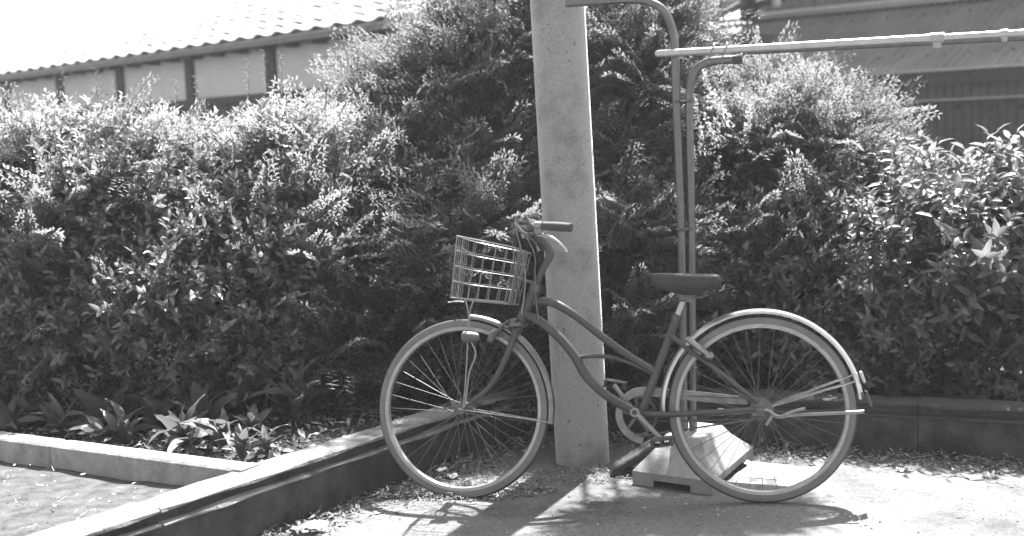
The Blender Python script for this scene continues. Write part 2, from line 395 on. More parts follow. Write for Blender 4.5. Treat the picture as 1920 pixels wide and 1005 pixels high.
# ------------------------------------------------------------------ bicycle
RC = G(1431, 943); FC = G(868, 934)
ba = (FC - RC).normalized()                   # forward (image left)
bn = Vector((-ba.y, ba.x, 0))
if bn.y < 0: bn = -bn                          # away from the camera
LEAN = R(8)
bu = Vector((0, 0, math.cos(LEAN))) + bn * math.sin(LEAN)
bm_ = ba.cross(bu)
if bm_.y > 0: bm_ = -bm_                      # plane normal towards the camera
def B(px, py, off=0.0): return PL(px, py, RC + bm_ * off, bm_)
bike = thing('bicycle', 'old dark framed city bicycle with wire basket leaning against the concrete pole', 'bicycle', (RC + FC) / 2)
s1 = B(1003, 540); s2 = B(966, 622); sax = (s1 - s2).normalized()
TURN = R(6)
Rm = Matrix.Rotation(-TURN, 3, sax)
fa = Rm @ ba; 
if (fa - ba).y < 0: Rm = Matrix.Rotation(TURN, 3, sax); fa = Rm @ ba
fm = (Rm @ bm_).normalized()
def S(px, py, off=0.0): return PL(px, py, s1 + fm * off, fm)
fe1 = (fa - fm * fa.dot(fm)).normalized(); fe2 = fm.cross(fe1)
if fe2.z < 0: fe2 = -fe2
WR = .343
rc = RC + bu * WR; fc = S(868, 766)
print('rear centre traced', B(1430, 766), 'vs', rc, 'front', fc, (fc - rc).length)
def wheel(c, e1, e2, ax, r):
    h = MB(); h.tube([c - ax * .05, c - ax * .045, c - ax * .03, c + ax * .03, c + ax * .045, c + ax * .05], [.012, .024, .016, .016, .024, .012], 16)
    hub = None
    whl = MB(); pr = []
    for i in range(10):
        a = 2 * math.pi * i / 10; pr.append((r - .0165 + .0165 * math.cos(a), .0155 * math.sin(a)))
    whl.ring_profile(c, e1, e2, ax, pr, 96)
    tyre = None
    root = whl.build('wheel', M['tyre'], bike, True)
    b_ = MB()
    for s in (-1, 1): b_.ring_profile(c, e1, e2, ax, [(r - .007, s * .0140), (r - .018, s * .0172), (r - .029, s * .0148), (r - .018, s * .012)], 96)
    b_.build('tyre_sidewall', M['sidewall'], root, True)
    b_ = MB(); b_.ring_profile(c, e1, e2, ax, [(r - .028, .0125), (r - .030, .0145), (r - .042, .0125), (r - .046, .004), (r - .046, -.004), (r - .042, -.0125), (r - .030, -.0145), (r - .028, -.0125)], 96)
    b_.build('rim', M['rimm'], root, True)
    h.build('hub', M['steel'], root, True)
    me = None
    L0 = Vector((0, 0, 0))
    for i in range(36):
        side = 1 if i % 2 else -1; a = 2 * math.pi * i / 36
        cross = (1 if (i // 2) % 2 else -1) * .75
        hubp = c + (e1 * math.cos(a + cross) + e2 * math.sin(a + cross)) * .021 + ax * side * .03
        rimp = c + (e1 * math.cos(a) + e2 * math.sin(a)) * (r - .045)
        d = rimp - hubp
        if me is None:
            bb_ = MB(); bb_.tube([(0, 0, 0), (0, 0, 1)], .0011, 5, caps=False); o = bb_.build('spoke', M['steel'], None); me = o.data; o.parent = root
        else: o = bpy.data.objects.new('spoke', me); link(o, root)
        q = d.to_track_quat('Z', 'Y'); o.matrix_basis = Matrix.Translation(hubp - wloc(root)) @ q.to_matrix().to_4x4() @ Matrix.Diagonal((1, 1, d.length, 1))
    return root
rw = wheel(rc, ba, bu, bm_, WR)
fw = wheel(fc, fe1, fe2, fm, WR)
# frame
fr = MB()
def T(pts, r, n=12, k=6):
    p = smooth_path(pts, k)
    if isinstance(r, (list, tuple)): r = list(np.interp(np.linspace(0, 1, len(p)), np.linspace(0, 1, len(r)), r))
    fr.tube(p, r, n)
T([B(1002, 543), B(968, 618)], .0185, 16, 2)
T([B(1000, 567), B(1022, 565), B(1045, 571), B(1085, 596), B(1130, 632), B(1180, 668), B(1229, 698)], [.0165, .0165, .0165, .015, .0145, .014], 14)
T([B(984, 590), B(1012, 603), B(1048, 632), B(1078, 668), B(1100, 706), B(1138, 742), B(1192, 774)], .0175, 14)
T([B(1080, 671, 0), B(1105, 668), B(1140, 669), B(1180, 680), B(1226, 701)], .0085, 10)
T([B(1271, 590), B(1203, 772)], .0155, 14, 2)
T([B(1271, 590), B(1267, 600)], .0185, 14, 2)
fr.tube([B(1192, 774, -.04), B(1192, 774, .04)], .021, 18)
frame = fr.build('frame', M['paint'], bike, True)
for s in (-1, 1):
    tubeobj('chain_stay', [B(1205, 777, .02 * s), B(1260, 777, .045 * s), B(1350, 773, .058 * s), B(1418, 768, .062 * s)], [.012, .0105, .0105, .0095], M['paint'], frame, 10)
    tubeobj('seat_stay', [B(1256, 628, .018 * s), B(1290, 655, .045 * s), B(1350, 699, .056 * s), B(1420, 754, .060 * s)], [.009, .0085, .0085, .0085], M['paint'], frame, 10)
    b = MB(); c = rc + bm_ * (.064 * s); b.box(c - bu * .006 + ba * .012, (.05, .006, .035), ba, bm_, bu, bev=.003); b.build('dropout', M['steel'], frame)
tubeobj('fork', [S(974, 606), S(968, 618), S(965, 625)], [.02, .024, .02], M['paint'], bike, 14, 3)
fork = bpy.context.scene.objects[bike.children[-1].name] if False else [o for o in bike.children if o.name.startswith('fork')][0]
for s in (-1, 1):
    tubeobj('fork_blade', [S(967, 618, .03 * s), S(955, 655, .045 * s), S(936, 697, .05 * s), S(915, 728, .052 * s), S(892, 748, .052 * s), S(868, 766, .052 * s)], [.013, .0125, .0115, .010, .009, .008], M['paint'], fork, 10)
b = MB(); b.box(S(972, 610), (.05, .09, .022), fa, fm, sax, bev=.006); b.build('crown', M['steel'], fork, True)
tubeobj('stem', [S(1000, 548), S(1012, 518), S(1024, 494), S(1031, 477), S(1026, 462), S(1014, 448), S(1004, 436)], [.0125, .0125, .0135, .016, .016, .0165, .017], M['paint'], bike, 14)
b = MB(); b.tube([S(1001, 545), S(1006, 533)], .0205, 16); b.build('headset', M['steel'], bike, True)
# handlebar: swept-back bar, near grip and far grip
hb = S(1002, 432)
def HB(f, s, u): return hb + fa * f + fm * s + Vector((0, 0, 1)) * u
hpts = []
for s in (-1, 1):
    pass
near = [hb, S(997, 430, .07), S(994, 425, .15), S(997, 421, .22), S(1012, 423, .26), S(1062, 426, .275)]
far = [hb, S(999, 434, -.06), S(990, 432, -.12), S(984, 430, -.16), S(984, 429, -.18), S(1008, 428, -.27)]
tubeobj('handlebar', list(reversed(far[1:])) + near, .011, M['chrome'], bike, 12)
hbo = [o for o in bike.children if o.name.startswith('handlebar')][0]
for side, P in ((1, near), (-1, far)):
    d = (P[5] - P[4]).normalized()
    b = MB(); s_ = P[4] + d * .012; e_ = P[5] + d * .02
    gp = [s_.lerp(e_, t) for t in (0, .03, .1, .3, .5, .7, .9, .97, 1.0)]; b.tube(gp, [.014, .0165, .0155, .0165, .0172, .0168, .0158, .018, .015], 14); b.build('grip', M['rubber'], hbo, True)
    # brake lever: clamp, body and curved blade
    c = P[4] + d * -.004
    b = MB(); b.tube([c - d * .012, c + d * .012], .0155, 14); b.box(c - Vector((0, 0, .022)) + fm * (.004 * side), (.03, .022, .026), fa, fm, Vector((0, 0, 1)), bev=.005); b.build('lever_clamp', M['alloy'], hbo, True)
    l0 = c - Vector((0, 0, .03)) + fa * .006
    tubeobj('brake_lever', [l0, l0 + d * .03 - Vector((0, 0, .006)), l0 + d * .065 - Vector((0, 0, .016)), l0 + d * .095 - Vector((0, 0, .038)), l0 + d * .112 - Vector((0, 0, .06))], [.0085, .008, .0065, .0055, .007], M['chrome'], hbo, 8)
# cables
for k, pts in enumerate([
    [S(998, 437, .14), S(985, 436, .15), S(970, 424, .12), S(965, 418, .10), S(970, 440, .07), S(976, 465, .04), S(985, 520, .03), S(978, 590, .03)],
    [S(1000, 438, .15), S(990, 442, .16), S(972, 432, .13), S(966, 420, .1), S(964, 440, .0), S(962, 470, -.05), S(975, 560, -.03)],
    [S(996, 430, -.14), S(980, 427, -.14), S(967, 414, -.12), S(1000, 470, -.03), S(1003, 520, .02), B(1005, 560, .03), B(1010, 600, .03)]]):
    tubeobj('brake_cable', pts, .0028, M['steel'] if k else M['alloy'], hbo, 6)
tubeobj('bell', [S(1000, 424, .02), S(999, 418, .02), S(998, 413, .02), S(998, 411, .02)], [.016, .018, .013, .003], M['chrome'], bike, 12, 2)
# saddle: stations from nose to rear
st_ = [(1219, 519, 531, .012), (1223, 514, 537, .024), (1234, 512, 541, .030), (1250, 511.5, 546, .036), (1270, 512, 551, .045), (1290, 513, 554, .062), (1308, 513.5, 553, .082), (1322, 514, 549, .096), (1336, 514, 545, .106), (1346, 514.5, 541, .104), (1351, 517, 538, .09), (1353, 521, 533, .06)]
b = MB(); vs = []; NN = 20
for (px, yt, yb, hw) in st_:
    pt = B(px, yt); p2 = B(px, yb); mid = (pt + p2) / 2; hh = (pt - p2).length / 2
    for k in range(NN):
        a = 2 * math.pi * k / NN; cs, sn = math.cos(a), math.sin(a); e = .5
        # the top stays full, the skirt pulls in
        f = 1.0 if sn > 0 else 1 - .25 * abs(sn)
        vs.append(mid + bm_ * (hw * math.copysign(abs(cs) ** e, cs) * f) + bu * (hh * math.copysign(abs(sn) ** e, sn)))
fs = [tuple(range(NN - 1, -1, -1)), tuple((len(st_) - 1) * NN + k for k in range(NN))]
for i in range(len(st_) - 1):
    for k in range(NN): l = (k + 1) % NN; fs.append((i * NN + k, i * NN + l, (i + 1) * NN + l, (i + 1) * NN + k))
b.add(vs, fs); sad = b.build('saddle', M['saddle'], bike, True)
for s in (-1, 1):
    c0 = B(1325, 543, .055 * s); c1 = B(1322, 556, .05 * s); pp = []
    for i in range(41): t = i / 40; a = t * 2 * math.pi * 5; pp.append(c0.lerp(c1, t) + ba * .013 * math.cos(a) + bm_ * .013 * math.sin(a))
    b = MB(); b.tube(pp, .002, 5); b.build('spring', M['steel'], sad, True)
tubeobj('saddle_rail', [B(1245, 540, .01), B(1275, 553, .02), B(1300, 558, .03), B(1322, 556, .05)], .0035, M['steel'], sad, 6)
b = MB(); b.tube([B(1291, 560, -.03), B(1291, 560, .03)], .015, 14); b.box(B(1284, 558), (.045, .05, .03), ba, bm_, bu, bev=.006); b.build('seat_clamp', M['steel'], sad, True)
b = MB(); b.tube([B(1283, 558), B(1268, 598)], .0125, 14); b.build('seat_post', M['chrome'], bike, True)
b = MB(); b.tube([B(1266, 598, -.025), B(1266, 598, .028)], .007, 8); b.build('seat_bolt', M['steel'], bike, True)
# fenders
def fender(c, e1, e2, ax, r, a0, a1, w_=.026, mt='fender'):
    b = MB(); pr = []
    outer = [(-w_, -.014), (-w_ * .85, -.005), (-w_ * .5, .001), (0, .004), (w_ * .5, .001), (w_ * .85, -.005), (w_, -.014)]
    pr = [(r + q, o) for (o, q) in outer] + [(r + q - .0018, o * .97) for (o, q) in reversed(outer)]
    b.ring_profile(c, e1, e2, ax, pr, 60, a0, a1); return b.build('fender', M[mt], bike, True)
# angles measured from forward (image left) towards up
fen = fender(rc + ba * .002, ba, bu, bm_, .366, R(-4), R(174))
ff = fender(fc, fe1, fe2, fm, .360, R(95), R(189), .020, 'chrome2')
def stay(c, e1, e2, ax, r, ang, parent, s, inner=.0, name='fender_stay'):
    p0 = c + ax * (.055 * s); p1 = c + (e1 * math.cos(ang) + e2 * math.sin(ang)) * (r - .012) + ax * (.027 * s)
    b = MB(); b.tube([p0, p1], .0026, 6); b.build(name, M['chrome'], parent, True)
for s in (-1, 1):
    stay(rc, ba, bu, bm_, .366, R(180 - 21), fen, s); stay(rc, ba, bu, bm_, .366, R(180 - 17), fen, s)
    stay(fc, fe1, fe2, fm, .360, R(188), ff, s)
e = rc + (ba * math.cos(R(162)) + bu * math.sin(R(162))) * .372
tang = (ba * math.cos(R(72)) + bu * math.sin(R(72)))
rad_ = (ba * math.cos(R(162)) + bu * math.sin(R(162)))
b = MB(); b.box(e + rad_ * .008, (.010, .034, .045), rad_, bm_, tang, bev=.006); b.build('reflector', M['white'], fen, True)
e = rc + (ba * math.cos(R(173)) + bu * math.sin(R(173))) * .373
b = MB(); b.box(e + rad_ * .012 - bu * .01, (.006, .06, .06), (rad_ - bu * .3).normalized(), bm_, tang, bev=.002); b.build('mudflap', M['steel'], fen, True)
# ring lock on the seat stay
lk = MB(); lk.box((B(1308, 650, .068) ), (.105, .026, .022), (B(1330, 668) - B(1286, 634)).normalized() * -1, bm_, (bu + ba * -.0).cross(bm_).cross(bm_).normalized() * -1 if False else ((B(1330, 668) - B(1286, 634)).normalized().cross(bm_)), bev=.006)
lk.box(B(1330, 667, .066), (.03, .03, .03), ba, bm_, bu, bev=.008); lk.build('ring_lock', M['alloy'], bike, True)
# chain case, chainring, cranks
cc = B(1194, 779, -.062)
b = MB(); N_ = 30
outer = [B(1204, 832, -.062), B(1185, 825, -.062), B(1166, 808, -.062), B(1156, 785, -.062), B(1158, 762, -.062), B(1168, 744, -.062), B(1184, 732, -.062), B(1203, 727, -.062), B(1240, 729, -.062), B(1300, 735, -.062), B(1360, 741, -.062), B(1402, 746, -.062)]
inner = [B(1207, 820, -.062), B(1192, 815, -.062), B(1176, 800, -.062), B(1168, 783, -.062), B(1169, 766, -.062), B(1177, 753, -.062), B(1190, 745, -.062), B(1205, 742, -.062), B(1242, 745, -.062), B(1300, 751, -.062), B(1360, 757, -.062), B(1402, 758, -.062)]
outer = smooth_path(outer, 4); inner = smooth_path(inner, 4); vs = []; 
for o_, i_ in zip(outer, inner):
    vs += [o_ + bm_ * .012, o_ - bm_ * .012, i_ - bm_ * .012, i_ + bm_ * .012]
fs = [(0, 1, 2, 3)]
for i in range(len(outer) - 1):
    for k in range(4): l = (k + 1) % 4; fs.append((i * 4 + k, i * 4 + l, i * 4 + 4 + l, i * 4 + 4 + k))
t = (len(outer) - 1) * 4; fs.append((t + 3, t + 2, t + 1, t)); b.add(vs, fs); cs_ = b.build('chain_case', M['case'], bike)
b = MB(); b.tube(outer[:-2], .0035, 8); b.build('bright_edge', M['chrome'], cs_, True)
b = MB(); b.ring_profile(cc, ba, bu, bm_, [(.068, .002), (.078, .002), (.078, -.002), (.068, -.002)], 44)
for i in range(5):
    a = i * 2 * math.pi / 5 + .3; dd = ba * math.cos(a) + bu * math.sin(a); tt = dd.cross(bm_); b.box(cc + dd * .04, (.07, .012, .004), dd, tt, bm_)
b.build('chainring', M['steel'], bike, True)
b = MB(); cp = []
for i in range(20):
    a = math.pi / 2 + math.pi * i / 19 ; 
    cp.append(cc + (ba * -math.cos(a) * 1 + bu * math.sin(a)) * .08)
sp = rc - bm_ * .04
for i in range(12): a = -math.pi / 2 + math.pi * i / 11; cp.append(sp + (-ba * math.cos(a) + bu * math.sin(a)) * .036)
b.tube(cp, .0035, 5, closed=True); b.build('chain', M['steel'], bike, True)
b = MB(); b.ring_profile(sp, ba, bu, bm_, [(.018, .002), (.034, .002), (.034, -.002), (.018, -.002)], 30); b.build('sprocket', M['steel'], bike, True)
for s, (ex, ey) in ((1, (1243, 826)), (-1, (1151, 722))):
    c0 = B(1190, 773, .055 * s); c1 = B(ex, ey, .07 * s)
    b = MB(); b.tube([c0, c0.lerp(c1, .3), c0.lerp(c1, .8), c1], [.0125, .0105, .009, .0105], 12)
    b.tube([c0 - bm_ * .012 * s, c0 + bm_ * .012 * s], .0165, 16); cr = b.build('crank_arm', M['alloy'], bike, True)
    b = MB(); b.tube([c0 + bm_ * .0122 * s, c0 + bm_ * .0135 * s], .0095, 14); b.build('dust_cap', M['rubber'], cr, True)
    b = MB(); tilt = Vector(ba) * math.cos(.15) - Vector(bu) * math.sin(.15) * s; tn = tilt.cross(bm_).normalized(); pc_ = c1 + bm_ * .055 * s
    b.box(pc_ + tn * .011, (.085, .085, .008), tilt, bm_, tn, bev=.003); b.box(pc_ - tn * .011, (.085, .085, .008), tilt, bm_, tn, bev=.003)
    for q in (-1, 0, 1): b.box(pc_ + tilt * .034 * q, (.012, .08, .02), tilt, bm_, tn, bev=.002)
    b.tube([c1, pc_], .006, 8); b.build('pedal', M['rubber'], cr, True)
# hub brake, tensioner, kickstand
b = MB(); b.tube([rc + bm_ * .04, rc + bm_ * .052, rc + bm_ * .06], [.04, .042, .03], 24); b.build('hub_brake', M['steel'], bike, True)
tubeobj('brake_arm', [rc + bm_ * .066, B(1448, 775, .07), B(1436, 797, .07)], [.008, .006, .006], M['alloy'], bike, 8)
b = MB(); b.tube([rc - bm_ * .075, rc + bm_ * .078], .005, 8); b.tube([rc + bm_ * .066, rc + bm_ * .074], .011, 6); b.build('axle', M['steel'], bike, True)
ks = tubeobj('kickstand', [B(1440, 770, .072), B(1458, 781, .078), B(1485, 778, .085), B(1560, 775, .09), B(1620, 772, .09)], [.007, .0065, .006, .006, .0065], M['alloy'], bike, 8)
tubeobj('stand_latch', [B(1460, 784, .08), B(1480, 774, .085), B(1510, 766, .09)], [.004, .006, .007], M['alloy'], ks, 8)
b = MB(); b.tube([B(1346, 772, .048), B(1357, 772, .048)], .0135, 12); b.build('stay_band', M['alloy'], bike, True)
tubeobj('rod', [B(1215, 790, -.03), B(1330, 788, -.03), B(1400, 786, -.03)], .003, M['steel'], bike, 6)
# front brake, lamp, dynamo
b = MB(); b.box(S(962, 604, .02), (.03, .03, .035), fa, fm, sax, bev=.006); b.tube([S(955, 600, .03), S(940, 612, .03), S(934, 626, .03)], .006, 8); b.box(S(934, 628, .022), (.035, .012, .014), fe1, fm, fe2, bev=.003); b.build('front_brake', M['steel'], bike, True)
lp = S(884, 632, .06)
b = MB(); b.tube([lp - fe1 * .03, lp - fe1 * .02, lp + fe1 * .02, lp + fe1 * .03], [.010, .018, .023, .023], 18); lamp = b.build('headlamp', M['steel'], bike, True)
b = MB(); b.tube([lp + fe1 * .0301, lp + fe1 * .036], [.021, .015], 18); b.build('lens', M['glass'], lamp, True)
tubeobj('lamp_bracket', [lp - fe2 * .02, S(892, 665, .055), S(880, 700, .055), S(872, 762, .057)], .004, M['alloy'], lamp, 8)
tubeobj('dynamo', [S(935, 618, .05), S(925, 626, .05), S(918, 640, .05)], [.008, .014, .013], M['steel'], bike, 12, 3)
# wire basket, tapering downwards, hung in front of the stem
bk = MB()
TL, TR_, BR_, BL_ = S(868, 447), S(981, 470), S(959, 569), S(855, 560)
# near-side / far-side half widths
def bq(u, v, s, hw=None): # u 0 front..1 rear, v 0 top..1 bottom, s -1..1 across
    top = TL.lerp(TR_, u); bot = BL_.lerp(BR_, u); p = top.lerp(bot, v); w0 = .142 - .024 * v
    return p + fm * (s * w0)
def loop(v):
    P = []; r0 = .2
    for (u, s) in ((r0, 1), (.5, 1), (1 - r0 * .4, 1), (1, .8), (1, .4), (1, 0), (1, -.4), (1, -.8), (1 - r0 * .4, -1), (.5, -1), (r0, -1), (.07, -.86), (0, -.55), (0, 0), (0, .55), (.07, .86)): P.append(bq(u, v, s))
    return P
bk.tube(loop(0), .0028, 6, closed=True); bas = bk.build('basket', M['white'], bike, True)
WM = mat('basket_wire', .33, .35, .4)
bas.data.materials.clear(); bas.data.materials.append(WM)
for v in (.235, .48, .73, 1.0):
    b = MB(); b.tube(loop(v), .0015 if v < 1 else .0028, 5, closed=True); b.build('hoop_wire', WM, bas, True)
def wire(p, name='upright_wire', r=.0011): b = MB(); b.tube(p, r, 5); b.build(name, WM, bas, True)
for s in (-1, 1):
    for u in (.2, .38, .56, .74, .92): wire([bq(u, 0, s), bq(u, 1, s)])
for s in (-.55, -.35, -.18, 0, .18, .35, .55): wire([bq(0, 0, s), bq(0, 1, s)])
for s in (-.86, .86): wire([bq(.07, 0, s), bq(.07, 1, s)])
for s in (-.8, -.4, 0, .4, .8): wire([bq(1, 0, s), bq(1, 1, s)])
for i in range(1, 7): wire([bq(i / 7, 1, -1 if i > 1 else -.95), bq(i / 7, 1, 1 if i > 1 else .95)], 'floor_wire')
for s in (-.66, -.33, 0, .33, .66): wire([bq(0, 1, s), bq(1, 1, s)], 'floor_wire')
b = MB(); 
for s in (-.25, .25): b.box((bq(1, 0.02, s) + bq(1, 1, s)) / 2 + fe1 * -.003, (.003, .028, (bq(1, 0, s) - bq(1, 1, s)).length), fa, fm, (bq(1, 0, 0) - bq(1, 1, 0)).normalized())
b.build('back_plate', M['alloy'], bas)
tubeobj('basket_bracket', [S(1004, 534), S(990, 528), bq(1, .55, 0)], [.008, .007, .006], M['steel'], bas, 8)
for s in (-1, 1):
    tubeobj('basket_stay', [bq(.24, 1.0, .45 * s), S(879, 600, .05 * s), S(874, 700, .056 * s), S(869, 766, .06 * s)], .0036, M['alloy'], bas, 6)
tubeobj('basket_lip', [S(840, 567, .06), S(855, 565, .06), S(870, 566, .06)], .003, M['white'], bas, 6)

# ------------------------------------------------------------------ left building: tiled roof over a plastered wall
ZE = 2.4
E0 = G(0, 141, ZE); E1 = G(640, 50, ZE); ed = (E1 - E0).normalized(); en = Vector((-ed.y, ed.x, 0))
if en.y < 0: en = -en
lb = thing('tiled_roof_building', 'long low house with pale plaster wall, dark posts and sunlit tiled roof', 'house', (E0 + E1) / 2 * 1.0 * Vector((1, 1, 0)).length / 1.41421356 if False else Vector(((E0.x + E1.x) / 2, (E0.y + E1.y) / 2, 0)))
RP = R(24); rup = en * math.cos(RP) + Vector((0, 0, math.sin(RP))); rnm = (-en * math.sin(RP) + Vector((0, 0, math.cos(RP))))
EL = (E1 - E0).length
t0, t1 = -3.0, EL + 2.0
# tile mesh: shallow S wave, 30 cm wide
TWD = .30; TRW = .25
tb = MB(); nx_ = 10; prof = []
for i in range(nx_ + 1):
    u = i / nx_; h = .030 * (math.cos(2 * math.pi * (u - .12)) * .5 + .5) ** 1.3; prof.append((u * TWD * 1.03 - TWD / 2, h))
vs = []
for (yy, zz) in ((0, .024), (TRW * 1.1, 0.0)):
    for (x_, h) in prof: vs.append((x_, yy, h + zz))
for (x_, h) in prof: vs.append((x_, 0, h + zz + .004 if False else h + .004))
fs = [(i, i + 1, nx_ + 2 + i, nx_ + 1 + i) for i in range(nx_)] + [(2 * nx_ + 2 + i, 2 * nx_ + 3 + i, i + 1, i) for i in range(nx_)]
tb.add(vs, fs)
rootroof = MB(); c0 = E0 + ed * t0; c1 = E0 + ed * t1
rp = [c0, c1, c1 + rup * 5.2, c0 + rup * 5.2]
rootroof.add(rp + [p - rnm * .05 for p in rp], [(0, 1, 2, 3), (7, 6, 5, 4), (0, 4, 5, 1), (1, 5, 6, 2), (2, 6, 7, 3), (3, 7, 4, 0)])
roof = rootroof.build('roof', M['tile'], lb)
tile0 = None; ntile = 0; rest = []
rotm = Matrix(((ed.x, rup.x, rnm.x), (ed.y, rup.y, rnm.y), (ed.z, rup.z, rnm.z)))
def proj(p):
    v = p - CAM; z = v.dot(fwd); return 960 + v.dot(rtv) / z * FPX, 502.5 - v.dot(upv) / z * FPX
cand = []
for i in range(int((t1 - t0) / TWD)):
    for j in range(20):
        p = c0 + ed * ((i + .5) * TWD) + rup * (j * TRW - .03) + rnm * .004
        x_, y_ = proj(p); vis = (-60 < x_ < 960) and (-60 < y_ < 300)
        cand.append((not vis, (p - CAM).length, p, i, j))
cand.sort(key=lambda c: (c[0], c[1]))
for (nv, dd, p, i, j) in cand:
    jit = Matrix.Rotation(random.uniform(-.012, .012), 3, 'Z') @ Matrix.Rotation(random.uniform(-.02, .02), 3, 'X')
    if not nv and ntile < 300:
        if tile0 is None:
            o = tb.build('roof_tile', M['tile'], None, True); tile0 = o.data; o.parent = roof
        else: o = bpy.data.objects.new('roof_tile', tile0); link(o, roof)
        o.matrix_basis = Matrix.Translation(p - wloc(roof) + rnm * random.uniform(0, .004)) @ (rotm @ jit).to_4x4(); ntile += 1
    else: rest.append((p, jit))
b = MB()
for p, jit in rest: b.add([p + rotm @ (jit @ Vector(v)) for v in tb.v], tb.f)
o = b.build('outer_roof_tiles', M['tile'], roof, True); o['kind'] = 'stuff'
b = MB(); b.box((c0 + c1) / 2 + Vector((0, 0, -.045)) + en * .02, (t1 - t0, .03, .045), ed, en, Vector((0, 0, 1))); b.build('fascia', M['board2'], lb)
b = MB(); b.box((c0 + c1) / 2 + Vector((0, 0, -.055)) + en * .13, (t1 - t0, .18, .02), ed, en, Vector((0, 0, 1))); b.build('soffit', M['wood'], lb)
k = 0; s_ = t0 + .2; rm = None
while s_ < t1:
    b = MB(); p = E0 + ed * s_ + en * .11 + Vector((0, 0, -.085)); b.box(p, (.09, .16, .035), ed, en, Vector((0, 0, 1))); b.build('rafter', M['wood'], lb); s_ += .42
WP = E0 + en * .22          # wall plane
zs = PL(400, 184, WP, en).z; print('sill', zs)
posts = [(PL(x_, 130, WP, en) - WP).dot(ed) for x_ in (229, 367, 514)]
print('post spacing', posts)
step = (posts[2] - posts[0]) / 2; ps = [posts[0] + step * k for k in range(-4, 12) if posts[0] + step * k < t1 - .1]
for i, s in enumerate(ps):
    b = MB(); b.box(WP + ed * s + Vector((0, 0, (2.34) / 2 - ZE)), (.135, .11, 2.34), ed, en, Vector((0, 0, 1))); b.build('post', M['wood'], lb)
    if i < len(ps) - 1:
        b = MB(); L_ = step - .13; b.box(WP + ed * (s + step / 2) + en * .01 + Vector((0, 0, (zs + 2.34) / 2 - ZE)), (L_, .05, 2.34 - zs), ed, en, Vector((0, 0, 1))); b.build('plaster_panel', M['plaster'], lb)
        for q in range(7):
            b = MB(); b.box(WP + ed * (s + step * (q + .5) / 7) + en * .02 + Vector((0, 0, (zs - .06) / 2 - ZE)), (step / 7 - .012, .03, zs - .06), ed, en, Vector((0, 0, 1))); b.build('board', M['board'], lb)
b = MB(); b.box(WP + ed * ((ps[0] + ps[-1]) / 2) - en * .065 + Vector((0, 0, zs - .035 - ZE)), (ps[-1] - ps[0], .03, .07), ed, en, Vector((0, 0, 1))); b.build('sill_beam', M['wood'], lb)
b = MB(); b.box(WP + ed * ((ps[0] + ps[-1]) / 2) + en * 2.2 + Vector((0, 0, 1.2 - ZE)), (ps[-1] - ps[0], 4.2, 2.3), ed, en, Vector((0, 0, 1))); b.build('inner_core', M['board'], lb)

# ------------------------------------------------------------------ right house: shed roof of corrugated tin, boarded wall, upper storey
q0 = D(1300, 155, 14.0); q1 = D(1920, 130, 11.8); ZQ = 1.89; q0.z = q1.z = ZQ
sdv = (q1 - q0).normalized(); sn_ = Vector((-sdv.y, sdv.x, 0))
if sn_.y < 0: sn_ = -sn_
shd = thing('tin_roof_house', 'dark boarded house with corrugated tin lean-to roof and upper storey', 'house', Vector(((q0.x + q1.x) / 2, (q0.y + q1.y) / 2, 0)))
a_lo, a_hi = -.75, 6.5; RUN = 1.9; RISE = .80
Z3 = Vector((0, 0, 1))
upq = (sn_ * RUN + Z3 * RISE); upl = upq.length; upq.normalize(); nq = sdv.cross(upq)
if nq.z < 0: nq = -nq
PW = .66; npan = int((a_hi - a_lo) / PW) + 1; nw = 8
for i in range(npan):
    s0_ = a_lo + i * PW; vs = []; cols = nw * 6; b = MB()
    for j in range(cols + 1):
        u = j / cols * PW * 1.03; h = .021 * math.cos(2 * math.pi * u / (PW / nw)) + (.004 if i % 2 else 0)
        for l in (0, upl): vs.append(q0 + sdv * (s0_ + u) + upq * (l - .04) + nq * h)
    b.add(vs, [(2 * j, 2 * j + 2, 2 * j + 3, 2 * j + 1) for j in range(cols)]); sheet = b.build('roof_sheet', M['tin'], shd, True)
    for l in (.35, 1.0, 1.65):
        for k_ in (1, 4, 7):
            b = MB(); p = q0 + sdv * (s0_ + (k_) * PW / nw) + upq * l + nq * .021; b.tube([p, p + nq * .006, p + nq * .012], [.017, .015, .006], 8); b.build('roof_nail', M['wood'], sheet)
mid = (a_lo + a_hi) / 2; LL = a_hi - a_lo
b = MB(); b.box(q0 + sdv * mid + Z3 * -.008 - sn_ * .045, (LL, .014, .022), sdv, sn_, Z3); b.build('eave_edge', M['trim'], shd)
b = MB(); b.box(q0 + sdv * mid + Z3 * -.085 - sn_ * .01, (LL, .03, .13), sdv, sn_, Z3); b.build('fascia', M['wood'], shd)
WQ = q0 + sn_ * .28
zr = PL(1780, 187, WQ, sn_).z; print('rail z', zr)
bw_ = .085; nb_ = int(LL / bw_); bme = {}
for i in range(nb_):
    s = a_lo + (i + .5) * bw_; dz = random.uniform(0, .006)
    b = MB(); zt = ZQ - .03; b.box(WQ + sdv * s + sn_ * (.0 + dz) + Z3 * ((zr + zt) / 2 - ZQ), (bw_ - .012, .02, zt - zr - .02), sdv, sn_, Z3); b.build('upper_board', M['board2'], shd)
    b = MB(); b.box(WQ + sdv * s + sn_ * (.02 + dz) + Z3 * ((zr - .02) / 2 - ZQ), (bw_ - .014, .02, zr - .02), sdv, sn_, Z3); b.build('board', M['board'], shd)
b = MB(); b.box(WQ + sdv * mid + sn_ * 1.05 + Z3 * (.9 - ZQ), (LL, 1.9, 1.8), sdv, sn_, Z3); b.build('inner_core', M['wood'], shd)
b = MB(); b.box(WQ + sdv * mid - sn_ * .03 + Z3 * (zr - ZQ), (LL, .04, .022), sdv, sn_, Z3); rl = b.build('wall_rail', M['trim'], shd)
